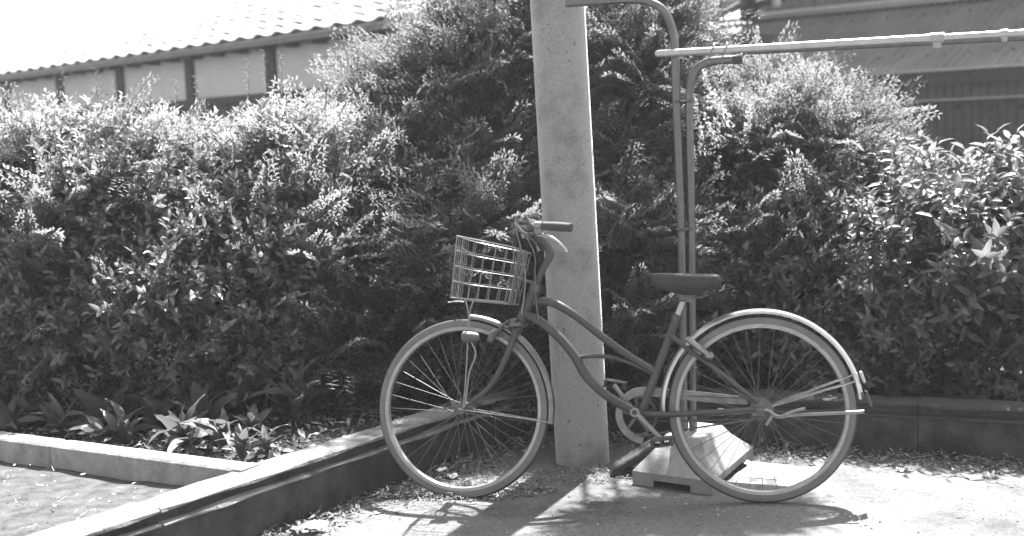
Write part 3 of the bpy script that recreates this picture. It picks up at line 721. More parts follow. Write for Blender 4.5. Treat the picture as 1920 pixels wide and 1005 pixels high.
for px in (1735, 1795, 1858, 1915): b = MB(); p = PL(px, 193, WQ - sn_ * .035, sn_); b.box(p - Z3 * .035, (.05, .035, .05), sdv, sn_, Z3, bev=.01); b.build('bracket', M['wood'], rl)
for px in (1300, 1688, 2080): b = MB(); p = PL(px, 150, WQ - sn_ * .03, sn_); b.box(Vector((p.x, p.y, (ZQ - .1) / 2)), (.10, .07, ZQ - .12), sdv, sn_, Z3); b.build('post', M['wood'], shd)
# upper storey
uz = ZQ + RISE; UP = q0 + sn_ * (RUN - .02) + Z3 * (RISE)
b = MB(); b.box(UP + sdv * mid - sn_ * .05 + Z3 * .045 - upq * 0, (LL, .16, .05), sdv, (sn_ * .9 + Z3 * .3).normalized(), (Z3 * .9 - sn_ * .3).normalized()); b.build('flashing', M['trim'], shd)
nb2 = int(LL / .15)
for i in range(nb2):
    b = MB(); b.box(UP + sdv * (a_lo + .35 + (i + .5) * .15) + sn_ * .06 + Z3 * 1.8, (.138, .02, 3.6), sdv, sn_, Z3); b.build('siding_board', M['board2'], shd)
b = MB(); b.box(UP + sdv * (mid + .35) + sn_ * 2.2 + Z3 * 1.5, (LL - .1, 4.1, 4.6), sdv, sn_, Z3); b.build('upper_core', M['wood'], shd)
# small dark side roof at the upper left, its barge board and bracket
k0, k1, k2 = D(1265, 40, 13.6), D(1335, 34, 13.4), D(1395, 6, 13.2)
b = MB()
fr_ = [D(1180, 44, 13.9), D(1330, 33, 13.35), D(1398, 3, 13.1), D(1400, -60, 13.4), D(1180, -60, 14.4)]
back = [p + Vector((.3, 1.6, .1)) for p in fr_]
b.add(fr_ + back, [(0, 1, 2, 3, 4), (9, 8, 7, 6, 5)] + [(i, 5 + i, 5 + (i + 1) % 5, (i + 1) % 5) for i in range(5)]); b.build('side_gable', M['board'], shd)
b = MB(); b.tube([D(1180, 46, 13.8), D(1330, 35, 13.25), D(1345, 31, 13.2), D(1400, 2, 13.0)], .035, 6); b.build('barge_board', M['board2'], shd)
b = MB(); b.tube([D(1404, -30, 13.0), D(1404, 38, 13.1)], .09, 8); b.build('downpipe', M['wood'], shd, True)
tubeobj('curved_bracket', [D(1412, 22, 12.9), D(1422, 8, 12.9), D(1445, 1, 12.9), D(1470, -6, 12.9)], .04, M['wood'], shd, 8)
tubeobj('insulator', [D(1454, -12, 12.85), D(1455, 4, 12.85), D(1455, 12, 12.85), D(1455, 16, 12.85)], [.04, .05, .045, .01], M['white'], shd, 12, 3)

# ------------------------------------------------------------------ foliage
def leaf_tpl(L, W, fold=.25, droop=.25, rows=3):
    """leaf along +Y from origin, facing +Z"""
    if rows == 1:
        w2 = W / 2; return np.array([(0, 0, 0), (w2, L * .45, fold * w2), (0, L, -droop * L), (-w2, L * .45, fold * w2)]), np.array([(0, 1, 2, 3)])
    V = []; F = []
    prof = {3: [(0, .08), (.3, .9), (.65, .8), (1, .0)], 2: [(0, .1), (.45, 1.0), (1, 0)], 5: [(0, .1), (.15, .55), (.35, .95), (.55, 1.0), (.8, .6), (1, 0)]}[rows]
    for (t, w_) in prof:
        y = t * L; z = -droop * L * t * t; hw = W / 2 * w_
        V += [(-hw, y, z + fold * hw), (0, y, z), (hw, y, z + fold * hw)]
    for i in range(len(prof) - 1):
        a = i * 3; F += [(a, a + 1, a + 4, a + 3), (a + 1, a + 2, a + 5, a + 4)]
    return np.array(V), np.array(F)
def rotm3(d, up=None, roll=0.0):
    d = d / np.linalg.norm(d); h = np.array([0, 0, 1.0]) if up is None else up
    x = np.cross(d, h); n = np.linalg.norm(x)
    x = np.array([1.0, 0, 0]) if n < 1e-4 else x / n
    z = np.cross(x, d); c, s = math.cos(roll), math.sin(roll)
    return np.stack([x * c + z * s, d, z * c - x * s], 1)
def combine(parts):
    Vs, Fs = [], []; n = 0
    for V, F in parts: Vs.append(V); Fs.append(F + n); n += len(V)
    return np.concatenate(Vs), np.concatenate(Fs)
def stemquad(p, q, r):
    p = np.array(p); q = np.array(q); d = q - p; a = np.cross(d, [.3, .5, .8]); a = a / np.linalg.norm(a) * r; c = np.cross(d, a); c = c / np.linalg.norm(c) * r
    V = np.array([p + a, p - a * .5 + c, p - a * .5 - c, q + a * .6, q - a * .3 + c * .6, q - a * .3 - c * .6]); F = np.array([(0, 1, 4, 3), (1, 2, 5, 4), (2, 0, 3, 5)]); return V, F
def twig(kind, seed):
    r = np.random.default_rng(seed); parts = []
    if kind == 'A':   # evergreen twig: whorled oval leaves
        L = .15; parts.append(stemquad((0, 0, 0), (0, L, 0), .0018))
        for i in range(12):
            t = .12 + .88 * i / 11; a = i * 2.4 + r.uniform(-.4, .4); sp = .9 - .35 * t
            d = np.array([math.cos(a) * sp, .55 + .3 * t, math.sin(a) * sp]); V, F = leaf_tpl(r.uniform(.026, .042), r.uniform(.014, .021), .35, r.uniform(.05, .35), 3)
            parts.append((V @ rotm3(d, np.array([0, 1.0, .2]) if abs(d[1]) < .9 else None, r.uniform(-.5, .5)).T + np.array([0, t * L, 0]), F))
    elif kind == 'B': # feathery compound frond
        L = .26; pts = [np.array([0, L * t, -.35 * L * t * t]) for t in (0, .25, .5, .75, 1)]
        for i in range(4): parts.append(stemquad(pts[i], pts[i + 1], .0012))
        for i in range(7):
            t = .18 + .8 * i / 6; c = np.array([0, L * t, -.35 * L * t * t])
            for s in (-1, 1):
                ln = .085 * (1.05 - t * .75); d = np.array([s * .85, .55, r.uniform(-.15, .15)]); d /= np.linalg.norm(d)
                nl = max(2, int(round(5 * (1.15 - t))))
                for k in range(nl):
                    c2 = c + d * ln * (k + .6) / nl; c2[2] -= .02 * ((k + 1) / nl) ** 2
                    for s2 in (-1, 1):
                        dd = d + np.array([-d[1], d[0], 0]) * s2 * .9 + np.array([0, 0, r.uniform(-.25, .2)])
                        V, F = leaf_tpl(r.uniform(.018, .028), r.uniform(.007, .0095), .2, .15, 1)
                        parts.append((V @ rotm3(dd, None, r.uniform(-.4, .4)).T + c2, F))
    elif kind == 'C': # shoot with long leaves
        L = .22; parts.append(stemquad((0, 0, 0), (0, L, 0), .0025))
        for i in range(10):
            t = .15 + .85 * i / 9; a = i * 2.4 + r.uniform(-.3, .3); sp = 1.0 - .3 * t
            d = np.array([math.cos(a) * sp, .45 + .25 * t, math.sin(a) * sp]); V, F = leaf_tpl(r.uniform(.045, .072), r.uniform(.020, .029), .35, r.uniform(.2, .6), 3)
            parts.append((V @ rotm3(d, np.array([0, 1.0, .2]), r.uniform(-.5, .5)).T + np.array([0, t * L, 0]), F))
    elif kind == 'N': # loose shoot of small pale leaves
        L = .13; parts.append(stemquad((0, 0, 0), (0, L, 0), .0012))
        for i in range(14):
            t = .1 + .9 * i / 13; a = i * 2.4; d = np.array([math.cos(a), .9, math.sin(a)]); V, F = leaf_tpl(r.uniform(.018, .034), r.uniform(.008, .013), .3, .3, 2)
            parts.append((V @ rotm3(d, np.array([0, 1.0, .2]), r.uniform(-.5, .5)).T + np.array([0, t * L, 0]), F))
    elif kind == 'P': # pale flower panicle
        L = .17
        for i in range(75):
            t = r.uniform(.1, 1); rad = .028 * (1.1 - t); a = r.uniform(0, 6.28); c = np.array([math.cos(a) * rad, t * L, math.sin(a) * rad]) * np.array([r.uniform(.3, 1.2), 1, r.uniform(.3, 1.2)])
            V, F = leaf_tpl(.013, .011, .3, 0, 1); parts.append((V @ rotm3(r.normal(size=3)).T + c, F))
    return combine(parts)
TPL = {k: [twig(k, 100 + i) for i in range(6)] for k in 'ABCNP'}
def sample_lobes(lobes, n, r, shell=(.72, 1.05), fill=.25):
    """lobes: (centre, radius, squash) ; returns positions and outward dirs"""
    vol = np.array([l[1] ** 2 for l in lobes]); vol = vol / vol.sum(); out = []; dirs = []
    C_ = np.array([np.array(l[0]) for l in lobes]); Rr = np.array([l[1] for l in lobes])
    tries = 0
    while len(out) < n and tries < n * 12:
        tries += 1; i = r.choice(len(lobes), p=vol); d = r.normal(size=3); d /= np.linalg.norm(d)
        if d[1] > .35 and r.random() < .6: continue
        if r.random() < fill: k = r.uniform(.35, .75)
        else:
            k = r.uniform(*shell)
            # bumpiness: low-frequency modulation of the surface
            k *= 1 + .22 * math.sin(d[0] * 7 + i * 1.7) * math.sin(d[2] * 6 + i) 
        p = C_[i] + d * Rr[i] * k
        q = np.linalg.norm((p - C_) / Rr[:, None], axis=1); q[i] = 9
        if q.min() < .62 and r.random() < .85: continue
        hf = math.sin(p[0] * 11 + 2 * math.sin(p[2] * 7)) * math.sin(p[2] * 13 + 1.5 * math.sin(p[0] * 6 + p[1] * 4))
        if hf > .35 and k > .62 and r.random() < .9: continue
        out.append(p); dirs.append(d)
    return np.array(out), np.array(dirs)
def crown(name, kind, lobes, n, m, parent, seed, size=(.85, 1.4), updir=.45, jitter=.45, fill=.25, shell=(.72, 1.05)):
    r = np.random.default_rng(seed); P, Dr = sample_lobes(lobes, n, r, shell, fill); parts = []
    tp = TPL[kind]; 
    which = r.integers(0, len(tp), len(P))
    Vall, Fall = [], []; off = 0
    for i in range(len(P)):
        V, F = tp[which[i]]; d = Dr[i] + np.array([0, 0, updir]) + r.normal(size=3) * jitter
        Rt_ = rotm3(d, None, r.uniform(-1.2, 1.2) if kind in 'BC' else r.uniform(0, 6.28)); s = r.uniform(*size)
        Vall.append((V * s) @ Rt_.T + P[i]); Fall.append(F + off); off += len(V)
    V = np.concatenate(Vall); F = np.concatenate(Fall)
    return npmesh(name, V, F, m, parent, 'stuff')
def LB(px, py, y, rpx): p = D(px, py, y); return (tuple(p), rpx * y / FPX)
def stems(parent, base, lobes, n, seed, r0=.012, name='stem'):
    r = random.Random(seed)
    for i in range(n):
        l = lobes[r.randrange(len(lobes))]; c = Vector(l[0]); b0 = Vector(base) + Vector((r.uniform(-.12, .12), r.uniform(-.1, .1), -.03))
        mid_ = b0.lerp(c, .5) + Vector((r.uniform(-.08, .08), r.uniform(-.08, .08), .05)); tubeobj(name, [b0, mid_, c + Vector((r.uniform(-.1, .1), r.uniform(-.1, .1), l[1] * .5))], [r0, r0 * .7, r0 * .3], M['bark'], parent, 6, 5)
shrubcount = 0
def shrub(name, label, cat, kind, lobes, n, mt, group=None, stem_n=5, seed=1, **kw):
    c = min(lobes, key=lambda l: l[0][2]); cx = sum(l[0][0] for l in lobes) / len(lobes); cy = c[0][1]
    t = thing(name, label, cat, (cx, cy, .17), group)
    crown('crown', kind, lobes, n, M[mt], t, seed, **kw)
    crown('outer_sprays', 'C' if kind == 'C' else ('A' if seed % 2 and kind == 'A' else 'B'), lobes, int(n * (.04 if kind == 'A' else .07)), M[mt], t, seed + 500, shell=(1.0, 1.28), fill=0, updir=.7, size=(.5, .85) if kind == 'C' else (.9, 1.3)); stems(t, (cx, cy, .17), lobes, stem_n, seed)
    return t
g1 = 'evergreen shrubs forming the left hedge'
shrub('evergreen_shrub', 'dark evergreen shrub at the far left edge under the plaster wall', 'shrub', 'A', [LB(-120, 390, 6.25, 110), LB(-110, 520, 6.2, 130), LB(-20, 347, 6.45, 60), LB(-90, 680, 6.1, 110), LB(10, 412, 6.15, 90)], 2000, 'leafA', g1, seed=11)
shrub('evergreen_shrub', 'bright topped evergreen shrub left of the first dark wall post', 'shrub', 'A', [LB(110, 362, 6.25, 80), LB(185, 324, 6.25, 60), LB(60, 400, 6.2, 120), LB(170, 400, 6.1, 120), LB(90, 560, 6, 130), LB(190, 600, 5.9, 110), LB(60, 680, 6.1, 80)], 3500, 'leafA', g1, seed=12)
shrub('evergreen_shrub', 'evergreen shrub below the middle of the three visible wall posts', 'shrub', 'A', [LB(320, 367, 6.25, 80), LB(400, 392, 6.15, 85), LB(320, 420, 6.1, 120), LB(420, 470, 6, 110), LB(330, 590, 5.8, 120), LB(300, 680, 5.8, 80)], 3400, 'leafA', g1, seed=13)
shrub('evergreen_shrub', 'evergreen shrub below the rightmost dark post of the plaster wall', 'shrub', 'A', [LB(510, 342, 6.25, 75), LB(600, 342, 6.15, 80), LB(540, 400, 6.1, 110), LB(530, 540, 5.9, 110), LB(480, 650, 5.8, 100), LB(600, 480, 6.1, 100)], 3200, 'leafA', g1, seed=14)
for t, lobes, n in ((bpy.data.objects['evergreen_shrub'], [LB(-60, 332, 6.3, 80), LB(10, 352, 6.25, 80)], 160), (bpy.data.objects['evergreen_shrub.001'], [LB(110, 324, 6.25, 85), LB(185, 297, 6.25, 65), LB(60, 382, 6.1, 90), LB(170, 392, 6.05, 90)], 420), (bpy.data.objects['evergreen_shrub.002'], [LB(320, 342, 6.25, 80), LB(400, 362, 6.15, 80), LB(360, 412, 6.05, 80)], 300), (bpy.data.objects['evergreen_shrub.003'], [LB(510, 317, 6.25, 75), LB(600, 322, 6.15, 75)], 240)):
    o = crown('sunlit_shoots', 'N', lobes, int(n * 1.4), M['leafN'], t, 60 + n, updir=1.1, fill=.1)
    o = crown('feathery_growth', 'B', lobes, int(n * .7), M['leafN'], t, 90 + n, updir=.6, fill=.1, size=(.6, 1.0))
g2 = 'feathery shrubs around the utility pole'
shrub('feathery_shrub', 'tall feathery shrub with drooping sprays covering the roof corner', 'shrub', 'B', [LB(830, 190, 6.9, 75), LB(925, 115, 6.8, 70), LB(760, 240, 6.7, 75), LB(880, 220, 6.6, 110), LB(930, 130, 6.6, 100), LB(1010, 20, 6.8, 70), LB(725, 85, 7, 22)], 1500, 'leafB', g2, seed=21)
shrub('feathery_shrub', 'feathery shrub spreading behind the wire basket', 'shrub', 'B', [LB(700, 380, 6.5, 100), LB(820, 380, 6.4, 110), LB(590, 430, 6.1, 60), LB(560, 560, 5.85, 50), LB(930, 380, 6.3, 110), LB(780, 500, 6, 100), LB(900, 500, 6, 110), LB(680, 500, 6.1, 70)], 1500, 'leafB', g2, seed=22)
shrub('feathery_shrub', 'low dark feathery shrub behind the front wheel', 'shrub', 'B', [LB(640, 600, 6, 80), LB(720, 660, 6, 90), LB(840, 640, 6, 110), LB(960, 640, 6.1, 100), LB(620, 700, 5.75, 60)], 1300, 'leafB', g2, seed=23)
shrub('feathery_shrub', 'tall feathery shrub between the utility pole and the laundry pipes', 'shrub', 'B', [LB(1160, 60, 6.7, 100), LB(1190, 200, 6.5, 100), LB(1170, 340, 6.4, 100), LB(1080, 150, 6.8, 120), LB(1080, 400, 6.6, 130), LB(1220, 90, 6.7, 70)], 1500, 'leafB', g2, seed=24)
shrub('feathery_shrub', 'shaded feathery shrub behind the frame of the bicycle', 'shrub', 'B', [LB(1180, 500, 6.1, 100), LB(1170, 620, 6, 90), LB(1070, 560, 6.3, 120), LB(1260, 480, 6.2, 90), LB(1250, 620, 6.1, 90)], 1300, 'leafB', g2, seed=25)
g3 = 'shrubs to the right of the laundry pipes'
shrub('feathery_shrub', 'sunlit feathery shrub with rising sprays below the laundry pole', 'shrub', 'B', [LB(1440, 195, 6.8, 32), LB(1530, 285, 6.7, 48), LB(1400, 300, 6.7, 55), LB(1580, 320, 6.7, 55), LB(1500, 300, 6.5, 100), LB(1390, 330, 6.5, 80), LB(1620, 250, 6.7, 20)], 1300, 'leafB', g3, seed=31)
shrub('evergreen_shrub', 'dark evergreen shrub above the rear wheel', 'shrub', 'A', [LB(1400, 430, 6.5, 110), LB(1500, 460, 6.2, 110), LB(1380, 560, 6.2, 100), LB(1480, 600, 6.1, 110), LB(1600, 420, 6.5, 90), LB(1320, 400, 6.6, 80), LB(1340, 640, 6.1, 80)], 2300, 'leafA', g3, seed=32)
def leaf_parts(t, lobes, n, seed, mt, L=.062, W=.028):
    r = np.random.default_rng(seed); V, F = leaf_tpl(L, W, .3, .3, 5); me = bpy.data.meshes.new('leaf'); me.from_pydata([tuple(v) for v in V], [], [tuple(int(i) for i in f) for f in F]); me.shade_smooth(); me.materials.append(mt)
    P, Dr = sample_lobes(lobes, n * 2, r, (1.0, 1.12), 0); k = 0
    for p, d in zip(P, Dr):
        if d[1] > .1 or k >= n: continue
        k += 1; o = bpy.data.objects.new('leaf', me); link(o, t); dd = d + np.array([0, -.2, .1]) + r.normal(size=3) * .5; m3 = Matrix(rotm3(dd, None, r.uniform(-.8, .8)).tolist()); s = r.uniform(.6, 1.2)
        o.matrix_basis = Matrix.Translation(Vector(p) - t.location) @ (m3 * s).to_4x4()
lb1 = [LB(1880, 408, 5.9, 55), LB(1945, 455, 5.8, 85), LB(1780, 440, 5.9, 65), LB(1700, 410, 6.1, 55), LB(1860, 480, 5.7, 110)]
t = shrub('broadleaf_shrub', 'bright broad leaved shrub at the right edge below the dark boarded wall', 'shrub', 'C', lb1, 800, 'leafC', g3, seed=33); leaf_parts(t, lb1, 220, 5, M['leafC'])
lb2 = [LB(1650, 480, 5.8, 85), LB(1720, 540, 5.7, 100), LB(1850, 620, 5.8, 110), LB(1640, 620, 5.8, 90), LB(1960, 560, 5.8, 100)]
t = shrub('broadleaf_shrub', 'shaded broad leaved shrub right of the rear fender', 'shrub', 'C', lb2, 900, 'leafC', g3, seed=34, size=(.6, .95)); leaf_parts(t, lb2, 200, 6, M['leafC'], .05, .022)
lb3 = [LB(1560, 680, 5.9, 80), LB(1700, 690, 5.8, 80), LB(1850, 700, 5.7, 70), LB(1440, 700, 6, 70), LB(1990, 690, 5.7, 90)]
shrub('broadleaf_shrub', 'low dark broad leaved shrub along the wall behind the rear wheel', 'shrub', 'A', lb3, 900, 'leafA', g3, seed=35)
# pale flower panicles on stalks
fl = thing('flowering_plant', 'pale flowering plant with fluffy panicles right of the laundry pipes', 'plant', G(1340, 740, .17))
r_ = np.random.default_rng(3)
for (px, py, y, s) in ((1345, 215, 5.95, 1.26), (1330, 260, 5.95, 1.15), (1375, 245, 5.95, 1.03), (1310, 250, 5.95, 0.92), (1350, 285, 5.95, 1.15), (1390, 278, 5.95, 0.92), (1320, 300, 5.95, 0.92), (1300, 330, 5.95, 0.80), (1400, 250, 5.95, 0.80), (1335, 345, 5.95, 0.80)):
    p = D(px, py, y); V, F = TPL['P'][r_.integers(0, 6)]; d = np.array([r_.uniform(-.6, .6), -.1, 1.0]); V = (V * s) @ rotm3(d).T + np.array(p)
    npmesh('flower_panicle', V, F, M['flower'], fl); tubeobj('stalk', [p + Vector((.03, .55, -.5)), p + Vector((.01, .25, -.2)), p], .003, M['bark'], fl, 5, 4)
# upright sprigs rising over the hedge tops
spl = ['thin sprig left of the rightmost wall post', 'tall leafy sprig just left of the rightmost wall post', 'leafy sprig just right of the rightmost wall post', 'curled sprig nearest the left picture edge', 'short sprig between the left edge and the first wall post', 'short sprig just left of the first wall post', 'small sprig between the first and second wall posts', 'sprig just left of the second wall post', 'sprig in front of the second wall post', 'bent sprig at the right end of the plaster wall', 'sprig beside the feathery shrub at the right end of the plaster wall', 'pale tipped sprig poking above the shiny laundry pole', 'pale tipped sprig in front of the corrugated roof eave']
for si, (px, py0, py1, y, big) in enumerate(((462, 190, 112, 6.8, 0), (500, 185, 95, 6.8, 0), (530, 180, 100, 6.8, 0), (118, 190, 128, 6.9, 0), (180, 175, 130, 6.9, 0), (215, 190, 145, 6.9, 0), (283, 200, 150, 6.9, 0), (330, 190, 150, 6.9, 0), (372, 190, 145, 6.9, 0), (600, 180, 110, 6.8, 0), (640, 170, 105, 6.8, 0), (1424, 120, 55, 6.9, 1), (1597, 200, 135, 6.8, 1))):
    a = D(px, py0 + 90, y); c = D(px + random.uniform(-6, 6), py1, y); t = thing('sprig', spl[si], 'sprig', a, {0: 'sprigs above the left hedge', 1: 'pale sprigs on the right'}[big])
    tubeobj('stalk', [a, (a + c) / 2 + Vector((.01, 0, 0)), c], [.003, .002, .001], M['bark'], t, 5, 4)
    parts = []; rr_ = np.random.default_rng(int(px)); L = (c - a).length
    if big: 
        V, F = TPL['P'][1]; parts.append(((V * .7) @ rotm3(np.array([0, 0, 1.0])).T + np.array(c) - np.array([0, 0, .10]), F))
        npmesh('flower_panicle', *combine(parts), M['flower'], t); parts = []
    for i in range(26):
        u = .25 + .75 * i / 25; V, F = leaf_tpl(rr_.uniform(.018, .032), .010, .3, .2, 2); an = i * 2.4; parts.append((V @ rotm3(np.array([math.cos(an), math.sin(an), .5])).T + np.array(a.lerp(c, u)), F))
    o = npmesh('foliage', *combine(parts), M['leafC'], t); o['kind'] = 'stuff'
# ------------------------------------------------------------------ unseen tree added behind the hedge, crown shaped to shade patches of ground
tt = thing('added_shade_tree', 'unseen tree added behind the pole, crown shaped to shade the ground', 'tree', (.9, 8.2, .17))
shade = [  # photo pixel on the ground that the foliage shades, radius in m
    (1180, 965, 'g', .16), (1270, 955, 'g', .18), (1350, 970, 'g', .18), (1440, 955, 'g', .14), (1230, 930, 'g', .12), (1400, 935, 'g', .13), (1100, 985, 'g', .10), (720, 905, 'g', .12), (620, 945, 'g', .06)]
tl = []
for i, (px, py, k, rad) in enumerate(shade):
    p = G(px, py) if k == 'g' else (B(px, py) if k == 'b' else D(px, py, 5.2))
    zt = 2.9 + (i * .37) % 1.1; p = p + SUND * ((zt - p.z) / SUND.z); tl.append((tuple(p), rad))
crown('crown', 'A', tl, 1100, M['leafB'], tt, 88, size=(.9, 1.3), fill=.6)
for i, (c, rad) in enumerate(tl):
    if i % 2 == 0: tubeobj('branch', [Vector((.9, 8.2, 1.8 + .05 * i)), Vector(c).lerp(Vector((.9, 8.2, 2.6)), .5), Vector(c)], [.035, .02, .006], M['bark'], tt, 6, 4)
tubeobj('trunk', [Vector((.9, 8.2, .1)), Vector((.93, 8.15, 1.5)), Vector((.88, 8.1, 2.8)), Vector((.9, 7.6, 3.9))], [.10, .08, .06, .03], M['bark'], tt, 12)
# low rosette plants with long leaves, each leaf its own part
rosms = []
for q in range(6):
    rq = np.random.default_rng(q); n_ = 8; Vq = []; Fq = []; dr_, tw, wd = rq.uniform(.25, 1.1), rq.uniform(-.9, .9), rq.uniform(.17, .30)
    for a in range(n_):
        t_ = a / (n_ - 1); hw = wd / 2 * (math.sin(math.pi * min(1, t_ * .93 + .07) ** .8) ** .8 if a < n_ - 1 else .02); an = tw * t_; y_ = t_ * (1 - .18 * dr_ * t_); z_ = .25 * t_ - dr_ * .75 * t_ ** 2.2
        wv = .02 * math.sin(t_ * 17 + q); 
        for sd_ in (-1, 0, 1): Vq.append((sd_ * hw * math.cos(an), y_, z_ + sd_ * hw * math.sin(an) + abs(sd_) * (hw * .3 + wv * sd_)))
    for a in range(n_ - 1): k_ = a * 3; Fq += [(k_, k_ + 1, k_ + 4, k_ + 3), (k_ + 1, k_ + 2, k_ + 5, k_ + 4)]
    me = bpy.data.meshes.new('leaf'); me.from_pydata(Vq, [], Fq); me.shade_smooth(); me.materials.append(M['leafD']); rosms.append(me)
ros = [(10, 810, .9, 'low plant at the very left edge just behind the kerb'), (190, 765, 1.0, 'tall plant in the back row left of the middle of the bed'), (290, 745, 1.1, 'tall plant in the back row under the dark hedge'), (430, 760, 1.0, 'plant in the back row right of the tall upright one'), (170, 835, .7, 'small drooping plant leaning on the long kerb stone'), (235, 825, .85, 'broad drooping plant over the middle of the long kerb stone'), (295, 800, 1.0, 'large plant left of the tall upright one'), (385, 800, 1.0, 'large plant right of the tall upright one'), (80, 770, .9, 'plant behind the first kerb stone below the hedge'), (470, 810, .7, 'small plant between the kerb end and the lone star shaped plant'), (60, 800, .8, 'leftmost low long leaved plant beside the garden kerb'), (120, 812, .8, 'low long leaved plant behind the first kerb joint'), (200, 800, 1.0, 'low drooping plant with wide leaves over the long kerb stone'), (262, 790, 1.0, 'low plant with arching leaves near the middle of the kerb'), (330, 760, 1.25, 'upright long leaved plant standing tallest in the middle of the bed'), (345, 830, .9, 'low plant drooping over the kerb below the upright plant'), (420, 830, .9, 'low plant with folded leaves near the kerb end'), (455, 850, .6, 'small curly plant at the kerb end next to the wall'), (563, 790, 1.0, 'lone star shaped plant with pointed leaves close to the wall'), (150, 760, .9, 'tall leafy plant at the back left of the bed'), (240, 745, .9, 'leafy plant at the back of the bed under the hedge'), (20, 770, .9, 'pale leafy plant at the left picture edge of the bed'), (400, 775, .8, 'dark leafy plant between the upright plant and the lone one'), (500, 840, .5, 'tiny dark plant where the kerb meets the low wall'), (-60, 800, .9, 'low plant beyond the left picture edge beside the kerb')]
r_ = random.Random(4)
for (px, py, s, lab) in ros:
    p = G(px, py + 14, .16); p = p + kn * max(0, .25 - pathregion(p.x, p.y)); lone = px == 563
    t = thing('low_plant', lab, 'plant', p, 'long leaved low plants in the planting bed')
    n = 9 if lone else r_.randint(13, 18)
    for i in range(n):
        an = 2 * math.pi * i / n + r_.uniform(-.3, .3); el = (R(35) if i % 2 else R(70)) + r_.uniform(-.4, .25); L = s * r_.uniform(.14, .26)
        d = np.array([math.cos(an) * math.cos(el), math.sin(an) * math.cos(el), math.sin(el)]); m3 = Matrix(rotm3(d, None, r_.uniform(-.8, .8)).tolist())
        o = bpy.data.objects.new('leaf', rosms[r_.randrange(6)]); link(o, t); o.matrix_basis = Matrix.Translation((0, 0, .01 * s + (.05 if lone else 0) + .02 * (i % 3))) @ (m3 * L).to_4x4()
    b = MB(); b.tube([p - Vector((0, 0, .03)), p + Vector((0, 0, .055 * s + (.05 if lone else 0)))], .006, 6); b.build('stem', M['bark'], t)
# ground cover among the low plants
lob = [LB(px, py, y_, 34) for px, py, y_ in ((620, 790, 5.5), (680, 770, 5.6), (740, 755, 5.7), (800, 745, 5.8), (860, 730, 5.9), (920, 720, 6.0), (560, 815, 5.4), (600, 750, 5.8), (510, 800, 5.6), (450, 790, 5.7))] + [LB(px, 780 + (px % 7) * 3, 5.6, 45) for px in range(-150, 640, 55)] + [LB(px, 740, 6.0, 40) for px in range(-100, 700, 60)]
o = crown('ground_cover', 'A', lob, 1300, M['leafD'], None, 77, size=(.6, .9), fill=.5); tag(o, 'small leafy undergrowth filling the bed behind the kerb', 'undergrowth')
# ------------------------------------------------------------------ litter, pebbles, fallen leaves
def litter(name, label, cat, n, sampler, zf, seed, size=(.012, .035), mt='litter', lift=.02):
    r = np.random.default_rng(seed); parts = []
    for i in range(n):
        x, y, h = sampler(r); L = r.uniform(*size)
        if r.random() < .12: V, F = stemquad((0, 0, 0), (0, L * 2.5, 0), .0016)
        else: V, F = leaf_tpl(L, L * r.uniform(.35, .6), r.uniform(.1, .9), r.uniform(-.6, .6), 2)
        d = np.array([r.normal(), r.normal(), r.normal() * .25]); parts.append((V @ rotm3(d, None, r.uniform(-.6, .6)).T + np.array([x, y, zf(x, y) + .005 + h * lift]), F))
    o = npmesh(name, *combine(parts), M[mt], None, 'stuff'); tag(o, label, cat); return o
def along(A_, B_, n_, wd):
    def f(r):
        t = r.random(); w = abs(r.normal()) * wd; p = A_.lerp(B_, t) - n_ * (w + .01); return p.x, p.y, max(0, 1 - w / wd) * r.random()
    return f
litter('leaf_litter', 'dry leaves and twigs heaped along the foot of the right wall', 'leaf litter', 2600, along(Cn + dr * .1, Cn + dr * 2.6, nrv, .10), lambda x, y: 0, 51)
litter('leaf_litter', 'dry leaves and dirt drifted along the foot of the left wall', 'leaf litter', 1700, along(Cn + dl * .05, Cn + dl * 2.2, nlv, .09), lambda x, y: 0, 52)
def disc(c, rx, ry):
    def f(r): a = r.uniform(0, 6.283); k = math.sqrt(r.random()); return c.x + math.cos(a) * k * rx, c.y + math.sin(a) * k * ry, 1 - k
    return f
litter('leaf_litter', 'dark debris heaped around the bottom of the front wheel', 'leaf litter', 1500, disc(G(885, 925), .33, .12), lambda x, y: 0, 53, (.008, .022), lift=.035)
litter('leaf_litter', 'dark debris around the foot of the utility pole', 'leaf litter', 700, disc(G(1100, 892), .26, .14), lambda x, y: 0, 54, (.006, .018))
def pathdisc(r):
    while True:
        x, y, h = disc(G(120, 960, .15), 1.2, .9)(r)
        if (x - Cn.x) * nlv.x + (y - Cn.y) * nlv.y > TW + .02 and pathregion(x, y) < -.06: return x, y, h * 0
litter('leaf_litter', 'scattered small leaves over the dirt path on the left', 'leaf litter', 260, pathdisc, lambda x, y: .155, 55, (.008, .022), 'paper')
r = np.random.default_rng(9)
pts = [G(px, py, 0) for px, py in zip(r.uniform(500, 1920, 260), r.uniform(880, 1005, 260))]
parts = []
for p in pts:
    s = r.uniform(.002, .007); V = np.array([(1, 0, 0), (-.5, .87, 0), (-.5, -.87, 0), (.2, .1, .8), (0, 0, -.5)]) * s * r.uniform(.6, 1.3, 3); parts.append((V + np.array(p) + np.array([0, 0, .004]), np.array([(0, 1, 3), (1, 2, 3), (2, 0, 3), (1, 0, 4), (2, 1, 4), (0, 2, 4)])))
o = npmesh('pebbles', *combine(parts), M['stone'], None, 'stuff'); tag(o, 'small stones scattered over the pavement in front', 'pebbles')
def bedpos(r):
    while True:
        x, y = r.uniform(-2.6, .3), r.uniform(4.4, 6.3)
        if (x - Cn.x) * nlv.x + (y - Cn.y) * nlv.y > TW + .01 and pathregion(x, y) > .11: return x, y, r.random()
